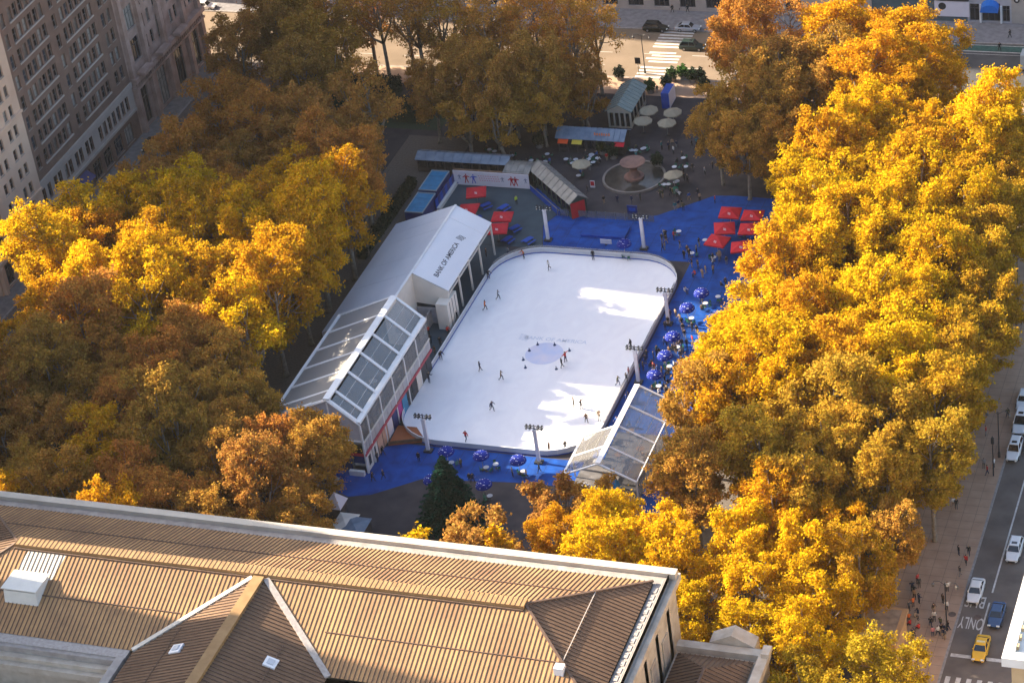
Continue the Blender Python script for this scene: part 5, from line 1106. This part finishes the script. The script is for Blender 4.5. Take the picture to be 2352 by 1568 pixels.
PM = [person_mesh('body', pose(), RAD), person_mesh('body', pose(.04, .28, -.25, (.12, .4), (.12, -.3)), RAD), person_mesh('body', pose(.1, .2, -.4, (.5, .3), (.4, -.2), bend=.08), RAD),
      person_mesh('body', pose(.05, .1, -.15, (1, .1), (1, 0)), RAD), person_mesh('body', pose(.0, 0, 0, (.2, .8), (.2, .7)), RAD), person_mesh('body', pose(.1, sit=True, armL=(.2, .7), armR=(.2, .6)), RAD), person_mesh('body', pose(.45, .1, -.1, (.3, .9), (.3, .8), bend=.1), RAD)]
CLO = {'black': (.012, .013, .016), 'navy': (.012, .02, .06), 'dark grey': (.05, .05, .055), 'brown': (.09, .05, .03), 'red': (.45, .02, .02), 'orange': (.6, .14, .03), 'white': (.65, .63, .6), 'tan': (.35, .24, .15), 'olive': (.07, .07, .03), 'pink': (.5, .2, .22), 'grey': (.22, .22, .23), 'teal': (.02, .15, .17), 'yellow green': (.45, .6, .06), 'blue': (.03, .1, .35)}
for k_, v_ in CLO.items(): mat('cloth_' + k_, v_, .85, var=.15, scale=6)
BOT = ['black', 'navy', 'dark grey', 'black', 'grey', 'tan']
POSEW = ['standing', 'walking', 'skating', 'spreading arms', 'gesturing', 'sitting', 'bending']
def person(x, y, z, p, top, bot, rz, where, group, h=1.0):
    o = obj('person', PM[p], None, (x, y, z)); o.rotation_euler = (0, 0, rz); o.scale = (h,) * 3
    for i, nm in ((1, 'cloth_' + top), (2, 'cloth_' + bot)): o.material_slots[i].link = 'OBJECT'; o.material_slots[i].material = MATS[nm]
    o.material_slots[3].link = 'OBJECT'; o.material_slots[3].material = random.choice([MATS['hair'], MATS['hair'], MATS['cloth_brown'], MATS['cloth_dark grey'], MATS['cloth_tan']])
    if z == .03: o.location.z = .03
    tag(o, 'person in %s coat and %s trousers %s %s' % (top, bot, POSEW[p], where), 'person', group); return o
SK = [(1205, 594, 'orange', 6), (1262, 620, 'white', 2), (1363, 597, 'black', 0), (1145, 688, 'grey', 2), (1115, 713, 'orange', 2), (1450, 803, 'black', 2), (1300, 832, 'red', 3), (1291, 845, 'black', 1), (1103, 853, 'navy', 1), (1152, 873, 'tan', 2), (1420, 886, 'olive', 2), (1131, 944, 'navy', 2), (1319, 936, 'black', 3), (1336, 940, 'black', 3), (1348, 972, 'brown', 1), (1377, 966, 'tan', 0), (1071, 1013, 'red', 2), (1263, 1040, 'brown', 0), (1300, 1036, 'dark grey', 1), (1013, 826, 'black', 6), (986, 880, 'dark grey', 6), (1168, 590, 'grey', 0), (1122, 640, 'black', 6), (1525, 690, 'brown', 6), (1445, 866, 'pink', 0), (1440, 880, 'dark grey', 0)]
for px, py, top, p in SK:
    c = G(px, py); person(c.x, c.y, .03, p, top, random.choice(BOT[:4]), random.uniform(0, 6.28), 'on the white ice', 'skaters on the ice', random.uniform(1.02, 1.12))
def crowd(n, px_poly, where, group, poses=(0, 0, 1, 1, 4, 5), near=None):
    k = 0; tries = 0
    while k < n and tries < 4000:
        tries += 1
        x0, x1, y0, y1 = px_poly; x, y = random.uniform(x0, x1), random.uniform(y0, y1)
        if near and not near(x, y): continue
        p = random.choice(poses); person(x, y, .02, p, random.choice(['black', 'navy', 'dark grey', 'black', 'black', 'navy', 'brown', 'white', 'dark grey', 'olive', 'red', 'grey', 'tan', 'blue', 'teal', 'black', 'dark grey']), random.choice(BOT), random.uniform(0, 6.28), where, group, random.uniform(.9, 1.04)); k += 1
nearb = lambda zs, R: (lambda x, y: any(z in zs and (x - bx_) ** 2 + (y - by_) ** 2 < R * R for bx_, by_, z in bpos))
crowd(46, (15, 28, -24, 8), 'by the rail umbrellas', 'crowd by the rink rail', (0, 4, 5, 5, 1), nearb(('rail',), 2.6))
crowd(22, (16.2, 17.6, -26, 14), 'at the long rink rail', 'watchers at the rail', (0, 4, 6))
crowd(6, (17.5, 28, -28, -12), 'near the clear dining tent', 'diners by the clear tent', (5, 5, 0))
crowd(22, (9, 22, 20, 33), 'on deck behind rink curve', 'people on the far deck', (0, 1, 4, 1), lambda x, y: (x > 13 or y > 28) and abs(y - 27 - (16 - x) * .4) < 4)
crowd(24, (17, 27, 2, 24), 'near the curved rink corner', 'people by the rink corner', (0, 5, 1, 4))
crowd(12, (4, 15, 38, 47), 'by the plaza deck edge', 'people by the deck entrance', (0, 1, 4), lambda x, y: y > 36 + (x - 4) * .75)
crowd(14, (-30, -7, 51.5, 56.5), 'before the food kiosk', 'people before the food kiosk', (0, 1, 5, 5))
crowd(20, (-14, 12, 41, 57), 'near the round fountain', 'people round the fountain', (0, 1, 1, 4, 5), lambda x, y: (x + .9) ** 2 + (y - 50.3) ** 2 > 36 and not (x < -4 and y < 47.5 and x + y < 36))
crowd(12, (-4, 9, 56, 64), 'by the cream umbrellas', 'people by the cream umbrellas', (0, 1, 1))
crowd(8, (-9, 8, 76, 83.5), 'by the avenue planters', 'people at the avenue entrance', (0, 1))
for px, py, top in [(882, 1100, 'navy'), (857, 1105, 'black'), (963, 1060, 'black'), (1080, 1108, 'black'), (1087, 1108, 'navy'), (868, 1060, 'dark grey'), (1178, 1095, 'grey'), (1210, 1100, 'tan'), (1060, 1075, 'olive'), (880, 1045, 'black'), (1240, 1085, 'olive')]:
    c = G(px, py); person(c.x, c.y, .02, random.choice((0, 1)), top, 'black', random.uniform(0, 6.28), 'near the evergreen tree', 'people on the near deck')
for px, py in [(985, 770), (990, 790), (1000, 815), (1012, 795), (1030, 770), (1050, 735), (965, 840), (1118, 590)]:
    c = G(px, py); person(c.x, c.y, .02, random.choice((0, 1, 4)), random.choice(['black', 'white', 'red', 'dark grey', 'brown']), 'black', random.uniform(0, 6.28), 'beside the two storey pavilion', 'people in the walkway')
c = G(1187, 470); person(c.x, c.y, .015, 0, 'yellow green', 'black', 1.0, 'among blue picnic tables', 'steward')
for px, py, top in [(2145, 1407, 'brown'), (2138, 1440, 'black'), (2160, 1440, 'olive'), (2168, 1455, 'navy'), (2178, 1448, 'black'), (2172, 1468, 'dark grey'), (2155, 1460, 'white'), (2143, 1462, 'pink'), (2190, 1165, 'white'), (2197, 1168, 'black'), (2202, 1275, 'black'), (2236, 990, 'dark grey'), (2265, 1000, 'red'), (2268, 1090, 'red'), (2260, 1075, 'grey'), (2283, 1075, 'white'), (2315, 960, 'olive'), (2240, 935, 'navy'), (2270, 940, 'black'), (2350, 745, 'red'), (2335, 750, 'dark grey'), (2345, 735, 'black'), (2322, 690, 'white'), (2325, 755, 'grey')]:
    c = G(px, py); person(c.x, c.y, .006, random.choice((0, 1, 1)), top, random.choice(BOT), random.uniform(0, 6.28), 'on the tan sidewalk', 'people on the sidewalk')
for k in range(9):
    c = G(random.uniform(0, 1) * 0 + 2150 + k * 7.5 + random.uniform(-25, 25), 1480 - k * 27 + random.uniform(-15, 15)); c.x = min(71.4, max(63, c.x)); person(c.x, c.y, .006, random.choice((0, 1, 1)), random.choice(['black', 'navy', 'dark grey', 'red', 'white', 'brown']), random.choice(BOT), random.choice((0, math.pi)) + random.gauss(0, .3), 'on the tan sidewalk', 'people on the sidewalk')
for k in range(14):
    c = G(2094 + random.uniform(-8, 22), 1340 + k * 9); person(c.x, c.y, .006, random.choice((0, 5, 4)), random.choice(['black', 'red', 'orange', 'navy', 'tan', 'dark grey']), 'black', random.uniform(0, 6.28), 'by the tan stone kiosk', 'people by the stone kiosk')
for px, py in [(2320, 88), (2296, 118), (1545, 30), (1560, 24), (1580, 30), (1520, 20), (1535, 12), (1590, 15)]:
    c = G(px, py); person(c.x, c.y, .006, 1, 'black', 'black', random.uniform(0, 6.28), 'across the shaded avenue', 'people across the avenue')
# ------------------------------------------------------------------ trees
leafm = leaf_mat('autumn_leaf', .42, .3)
def tree_proto(seed, H=21.0, R=5.4, dens=1.0, lobes=26, leaf=.17, trunk_h=.3):
    """plane tree: trunk, limbs to every branch clump, each clump a bunch of feathery leaf tufts"""
    r = np.random.default_rng(seed); rr = random.Random(seed)
    zc, rz = H * .64, H * .35; L = []
    tries = 0
    while len(L) < lobes and tries < 3000:
        tries += 1
        d = r.normal(size=3); d /= np.linalg.norm(d); u = .4 + .6 * r.random() ** .6
        p = d * u * np.array([R, R, rz]) * r.uniform(.82, 1.08); p[2] += zc
        if p[2] < H * .32: continue
        rad = r.uniform(1.1, 1.9) * (R / 5.4)
        if any(np.linalg.norm(p - q) < (rad + s) * .55 for q, s in L): continue
        L.append((p, rad))
    th = H * trunk_h; tr = MB(); lean = r.normal(size=2) * .35
    top = Vector((lean[0], lean[1], th)); tr.tube([(0, 0, -.1), (lean[0] * .3, lean[1] * .3, .6), (lean[0] * .6, lean[1] * .6, th * .55), top], [.52, .38, .33, .3], 9)
    nl = rr.randint(4, 6); limbs = []
    for k in range(nl):
        a = 2 * math.pi * (k + rr.uniform(-.25, .25)) / nl; e = Vector((math.cos(a) * R * .5, math.sin(a) * R * .5, zc + rr.uniform(-.5, .18) * rz)); mid = top.lerp(e, .5) + Vector((math.cos(a) * .4, math.sin(a) * .4, -.3))
        limbs.append((top, mid, e)); tr.tube([top - Vector((0, 0, .4)), mid, e], [.25, .17, .1], 6)
    up = Vector((lean[0], lean[1], zc + rz * .6)); limbs.append((top, top.lerp(up, .5), up)); tr.tube([top - Vector((0, 0, .3)), top.lerp(up, .5), up], [.27, .18, .08], 6)
    vs = []
    for p, s in L:
        pv = Vector(p); b = min((l for l in limbs), key=lambda l: (l[2] - pv).length); st = b[1].lerp(b[2], rr.uniform(.1, .9)); mid = st.lerp(pv, .55) + Vector((0, 0, -.25)); tr.tube([st, mid, pv], [.1, .065, .03], 4)
        outw = p - np.array([0, 0, zc - rz * .4]); outw /= np.linalg.norm(outw)
        for t in range(int(7 + 5 * s)):
            d = r.normal(size=3) + outw * .7; d /= np.linalg.norm(d); q = p + d * s * r.uniform(.35, 1.1) * np.array([1.1, 1.1, .85]); ts = r.uniform(.32, .62) * (R / 5.4) ** .5
            n = int(r.uniform(38, 62) * dens * (ts / .47) ** 1.6); g = r.normal(size=(n, 3)); c = q + g * ts * np.array([.72, .72, .6]) + d * (r.random((n, 1)) ** 2) * ts * .9
            nor = d * .35 + r.normal(size=(n, 3)) * .7 + np.array([-.3, 0, .55]); nor /= np.linalg.norm(nor, axis=1)[:, None]
            a = np.cross(nor, r.normal(size=(n, 3))); a /= np.linalg.norm(a, axis=1)[:, None]; bb = np.cross(nor, a); sz = leaf * r.uniform(.65, 1.4, (n, 1))
            vs.append(np.stack([c - a * sz, c - bb * sz * .8 + nor * sz * .2, c + a * sz, c + bb * sz * .8 + nor * sz * .2], 1).reshape(-1, 3))
            if t % 3 == 0: tr.tube([pv, Vector(q)], [.035, .015], 3, cap=False)
    return tr.mesh('trunk', bark_pale, True), quads_mesh('crown', np.concatenate(vs), leafm)
DEN = [tree_proto(s, 21 + (s % 3), 5.3 + .3 * (s % 3), 1.0, 34) for s in range(7)]
SPA = [tree_proto(20 + s, 22, 5.2, .34, 22, .15, .38) for s in range(3)]
MID = [tree_proto(60 + s, 21.5, 5.3, .72, 27, .17, .33) for s in range(4)]
SML = [tree_proto(40 + s, 12, 3.6, 1.0, 20, .16, .25) for s in range(2)]
def tree(pr, x, y, col, label, group, s=1.0, rz=None, sz=1.0):
    t = thing('plane_tree', label, 'tree', (x, y, 0), rng.uniform(0, 6.28) if rz is None else rz, group); t.scale = (s * rng.uniform(.92, 1.08), s * rng.uniform(.92, 1.08), s * sz * rng.uniform(.94, 1.06))
    obj('trunk', pr[0], t); c = obj('crown', pr[1], t); c['kind'] = 'stuff'
    j = rng.uniform(.92, 1.08); c.color = (min(1, col[0] * j * rng.uniform(.96, 1.04)), min(1, col[1] * j * rng.uniform(.96, 1.04)), col[2] * j, 1)
    return t
GOLD, AMBER, RUST, OLIVE, BROWN = (.63, .392, .01), (.6, .325, .013), (.49, .225, .043), (.46, .255, .043), (.44, .23, .05)  # browner tones also hold the shade of the darker groves
def pick(*w): return w[rng.integers(len(w))]
# golden grove on the sunny side
for j, x in enumerate((37.6, 44.8, 52.0, 59.2, 66.0)):
    y = -44 + (j % 2) * 3.5
    while y < 76:
        px = x + rng.uniform(-1.1, 1.1); py = y + rng.uniform(-1.2, 1.2); y += 8.0
        if j == 4 and (py > 66 or py < -40): continue
        if j == 4 and py > 6: px -= 3
        if j == 0 and py < -34: continue
        if py > 47 and x > 50: continue
        if py > 66: continue
        lv = ' near the avenue' if py > 50 else ' level with red umbrellas' if py > 25 else ' level with the rink curve' if py > 2 else ' level with the rink rail' if py > -20 else ' level with the clear tent'
        lb_ = ['golden yellow plane tree overhanging the blue deck', 'golden yellow plane tree in the second grove row', 'golden yellow plane tree in the middle grove row', 'golden yellow plane tree inside the park edge', 'golden yellow plane tree overhanging the tan sidewalk'][j] + lv
        col = GOLD if py < 48 else AMBER
        if rng.random() < .1: col = AMBER
        if j == 4: col = (.5, .3, .02)
        if py < -28 and py > -46: col = (.48, .3, .03)  # duller leaf colour carries the building shade over these rows
        tree(DEN[rng.integers(7)], px, py, col, lb_, 'golden grove, row %d' % (j + 1), rng.uniform(.88, 1.06) * (.9 if j == 4 else 1))
# golden trees on the library terrace
for x, y, s, col, lb_ in [(34.2, -11, .85, GOLD, 2), (33.8, -21, .82, GOLD, 2), (32.6, -27, .84, OLIVE, 2), (35, -38.5, .8, OLIVE, 2), (57, -49.5, .8, AMBER, 1), (49, -49, .85, AMBER, 1), (37, -44.5, .85, OLIVE, 2), (33.8, 30, .85, GOLD, 2), (33.5, 39.5, .9, AMBER, 2), (44, 74, .95, AMBER, 2), (36, 76, .95, AMBER, 2), (28, -53.5, .72, GOLD, 0), (36, -55, .78, GOLD, 0), (20.5, -53, .62, AMBER, 0), (30, -60, .85, GOLD, 0), (39, -61, .85, GOLD, 0), (47, -56, .85, GOLD, 0), (55, -56, .9, GOLD, 1), (50, -64, .9, GOLD, 1), (42, -69, .8, GOLD, 0), (58, -64, .9, GOLD, 1), (62, -57, .85, (.5, .3, .02), 1), (59, -72, .85, GOLD, 1), (69.5, -75, .8, (.42, .3, .02), 1), (52, -72, .8, GOLD, 1), (33, -68, .7, AMBER, 0), (64, -48, .7, OLIVE, 1), (60, -80, .75, (.42, .28, .02), 1), (66, -85, .8, (.42, .28, .02), 1)]:
    tree(DEN[rng.integers(7)], x, y, col, ['golden plane tree on the terrace %s' % ('next to the clear tent' if y > -55 else 'touching the library parapet' if y < -64 else 'mid way to the library'), '%s plane tree %s' % ('amber' if col == AMBER else 'golden', 'above the tan stone kiosk' if y > -58.5 else 'between the library annex and tan stone kiosk' if y > -70 and x < 66 else 'hiding the library annex wall' if x < 62 else 'by the street crosswalk bars'), '%s plane tree at the deck side grove fringe, %s' % ('olive brown' if col == OLIVE else 'amber' if col == AMBER else 'golden', 'by the red umbrellas' if 20 < y < 50 else 'by the avenue' if y > 50 else 'behind the clear tent')][lb_], 'terrace trees %d' % lb_, s)
for x, y, s, col in [(5.0, -66, 1.3, GOLD), (12, -57.5, 1.2, BROWN), (14.5, -62, 1.25, AMBER), (17.5, -44.8, .95, BROWN), (10.5, -68, 1.15, GOLD), (23, -43.8, .95, OLIVE), (0.5, -69, .6, AMBER)]:
    tree(SML[rng.integers(2)], x, y, col, 'small %s tree between the evergreen and library' % ('golden' if col == GOLD else 'brown' if col in (BROWN, OLIVE) else 'amber'), 'small terrace trees', s)
# shaded southern grove
GAPS = [(G(600, 370, 4), 4.2), (G(900, 150, 2), 9), (G(600, 890, 2), 4.5), (G(390, 300, 0), 9), (G(640, 380, 4), 4.5), (G(560, 340, 4), 4), (G(740, 420, 4), 4.5), (G(820, 120, 3), 7), (G(965, 250, 2), 4), (G(510, 440, 2), 3.5), (G(350, 980, 2), 2.5), (G(975, 400, 2), 6)]
for j, x in enumerate((-37.0, -45.0, -53.0, -61.0, -69.0, -76.5)):
    y = -68 + (j % 2) * 4.5
    while y < 66:
        px = x + rng.uniform(-1.3, 1.3); py = y + rng.uniform(-1.3, 1.3); y += 9.0
        if any((px - g_.x) ** 2 + (py - g_.y) ** 2 < (R_ * .75) ** 2 for g_, R_ in GAPS): continue
        if j == 0 and 27 < py < 53: px -= 2.5
        if j == 5 and (py > 14 or rng.random() < .3): continue
        if rng.random() < .08 and not -18 < py < 8: continue
        if x > -57 and py > 48: continue
        lv = ' near the avenue' if py > 45 else ' level with the enclosure' if py > 22 else ' level with the white tent' if py > -5 else ' level with the pavilion' if py > -36 else ' near the library'
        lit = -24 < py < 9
        col = pick(GOLD, GOLD, AMBER) if lit else pick(RUST, RUST, OLIVE, AMBER, BROWN) if py < 20 else pick(RUST, OLIVE, BROWN, RUST)  # brighter leaf colour for the sunlit strip, browner where buildings shade
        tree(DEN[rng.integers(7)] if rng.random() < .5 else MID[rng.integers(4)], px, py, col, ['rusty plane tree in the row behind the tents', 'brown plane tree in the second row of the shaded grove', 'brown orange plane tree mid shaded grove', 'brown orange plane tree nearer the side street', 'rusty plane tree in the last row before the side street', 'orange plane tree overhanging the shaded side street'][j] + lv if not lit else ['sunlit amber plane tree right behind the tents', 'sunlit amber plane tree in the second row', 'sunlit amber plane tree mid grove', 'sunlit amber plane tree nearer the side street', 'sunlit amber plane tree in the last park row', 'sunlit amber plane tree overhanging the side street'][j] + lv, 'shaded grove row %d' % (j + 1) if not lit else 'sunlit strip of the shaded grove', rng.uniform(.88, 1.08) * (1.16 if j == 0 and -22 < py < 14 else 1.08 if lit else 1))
for x, y, s in [(-30, -44, .9), (-22, -47, .85), (-28, -53, .9), (-20, -56, .9), (-13.5, -58, .75), (-30, -62, .9), (-22, -66, .85), (-17, -44.5, .8), (-31, -36, .8)]:
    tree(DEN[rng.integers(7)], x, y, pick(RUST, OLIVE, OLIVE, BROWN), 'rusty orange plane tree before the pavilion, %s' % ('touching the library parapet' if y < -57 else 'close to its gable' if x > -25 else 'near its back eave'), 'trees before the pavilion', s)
# thin trees along the avenue
for x, y, s in [(-66, 78.5, 1.0), (-59, 80, 1.05), (-51, 79.5, 1.0), (-44, 78, 1.0), (-37, 79.5, 1.05), (-29, 78.5, 1.0), (-21, 79, 1.0), (-15, 77.5, .95), (-74, 80, 1.0), (-70, 77, 1), (-55, 77, 1.05), (-62.5, 76, 1), (-47.5, 76, 1.05), (-40, 75, 1), (-33, 76, 1), (-25, 75, 1.0), (-18, 74, 1), (-32, 70, .95), (-24, 68, .95), (-17, 70, .9)]:
    tree(SPA[rng.integers(3)], x, y, pick(OLIVE, BROWN, RUST), 'thin see-through plane tree %s' % ('lining the sunlit avenue kerb' if y > 77 else 'one row in from the sunlit avenue' if y > 73 else 'behind the verdigris kiosk'), 'thin avenue trees', s)
for x, y, s in [(-19, 58.8, .7), (-25, 61, .8), (-13, 64.5, .6), (-34, 60, .85), (-27, 57, .85), (-20.5, 62.5, .85), (-38.5, 58, .8), (-15, 66.5, .7), (-31, 53.8, .55), (-24.5, 53.5, .6), (-72, 70, 1.0), (-77, 63, 1.0), (-66, 71, .95), (-76, 76, .95)]:
    tree(DEN[rng.integers(7)] if s > .6 else SML[rng.integers(2)], x, y, pick(OLIVE, BROWN, BROWN), 'muted brown %s plane tree behind the %s' % ('small' if s <= .6 else 'large', 'long blue grey shed' if x < -23 else 'food kiosk') if x > -50 else 'muted brown plane tree at the hotel corner of the avenue', 'trees behind the kiosks' if x > -50 else 'trees at the hotel corner', s if s > .6 else 1.0)
for x, y, s, k in [(20, 46, .8, 0), (26, 44.5, .8, 0), (14.5, 50, .8, 0), (20, 56, .9, 0), (15.5, 59, .85, 1), (22, 64, .95, 1), (16, 68, .9, 1), (24, 49, .8, 0), (27, 58, .9, 0), (12, 76, 1.0, 1), (20, 77, 1.0, 1), (28, 73, 1, 1), (30, 66, .95, 0)]:
    tree(DEN[rng.integers(7)] if not k else SPA[rng.integers(3)] if rng.random() < .5 else DEN[rng.integers(7)], x, y, pick(OLIVE, BROWN, OLIVE) if y < 70 else pick(AMBER, RUST), 'brownish plane tree on the grove side, %s' % ('by the avenue' if y > 70 else 'near the cream umbrellas' if y > 57 else 'near the fountain'), 'trees right of the fountain', s)
# evergreen in front of the terrace
ev = thing('evergreen_tree', 'dark green conical evergreen tree standing before the near blue deck', 'evergreen tree', (1.3, -43.6, 0)); ev.scale = (1.36, 1.36, .95)
MB().tube([(0, 0, 0), (0, 0, 6), (0, 0, 12.6)], [.3, .2, .03], 8).build('trunk', bark_dark, ev)
r = np.random.default_rng(9); vs = []
for k in range(520):
    f = (k + .5) / 520; z = .8 + 11.7 * (1 - (1 - f) ** .62 * 1.0) if False else .7 + 11.8 * f ** .95; Rm = 4.1 * (1 - (z - .7) / 12.1) ** .85 * r.uniform(.75, 1.08); a = k * 2.39996 + r.normal() * .2
    n = int(10 + 26 * Rm); t = r.random(n) ** .7; d = np.array([math.cos(a), math.sin(a), 0.]); c = d[None] * (t * Rm)[:, None] + np.array([0, 0, z])[None]; c[:, 2] += -.28 * t ** 1.5 * Rm + .12 * t * Rm + r.normal(size=n) * .07; sd = np.array([-d[1], d[0], 0]); c += sd[None] * (r.normal(size=n) * .16 * (1.1 - t * .6))[:, None]
    nor = r.normal(size=(n, 3)) * .7 + np.array([0, 0, .8]); nor /= np.linalg.norm(nor, axis=1)[:, None]; aa = np.cross(nor, r.normal(size=(n, 3))); aa /= np.linalg.norm(aa, axis=1)[:, None]; bb_ = np.cross(nor, aa); sz = r.uniform(.1, .2, (n, 1))
    vs.append(np.stack([c - aa * sz, c - bb_ * sz * .5, c + aa * sz, c + bb_ * sz * .5], 1).reshape(-1, 3))
o = obj('crown', quads_mesh('crown', np.concatenate(vs), leafy), ev); o.color = (.014, .05, .034, 1); o['kind'] = 'stuff'

# ------------------------------------------------------------------ thin warm air over the whole place
hm = bpy.data.materials.new('haze_air'); hm.use_nodes = True; hn = hm.node_tree; hn.nodes.clear()
ho = hn.nodes.new('ShaderNodeOutputMaterial'); hv = hn.nodes.new('ShaderNodeVolumePrincipled')
hv.inputs['Color'].default_value = (.95, .93, .9, 1); hv.inputs['Density'].default_value = 0.000022; hv.inputs['Anisotropy'].default_value = 0.2
hn.links.new(hv.outputs[0], ho.inputs['Volume'])
hz = MB().box(-1520, 1520, -1520, 1520, -1.2, 232).build('haze', hm); hz['kind'] = 'stuff'
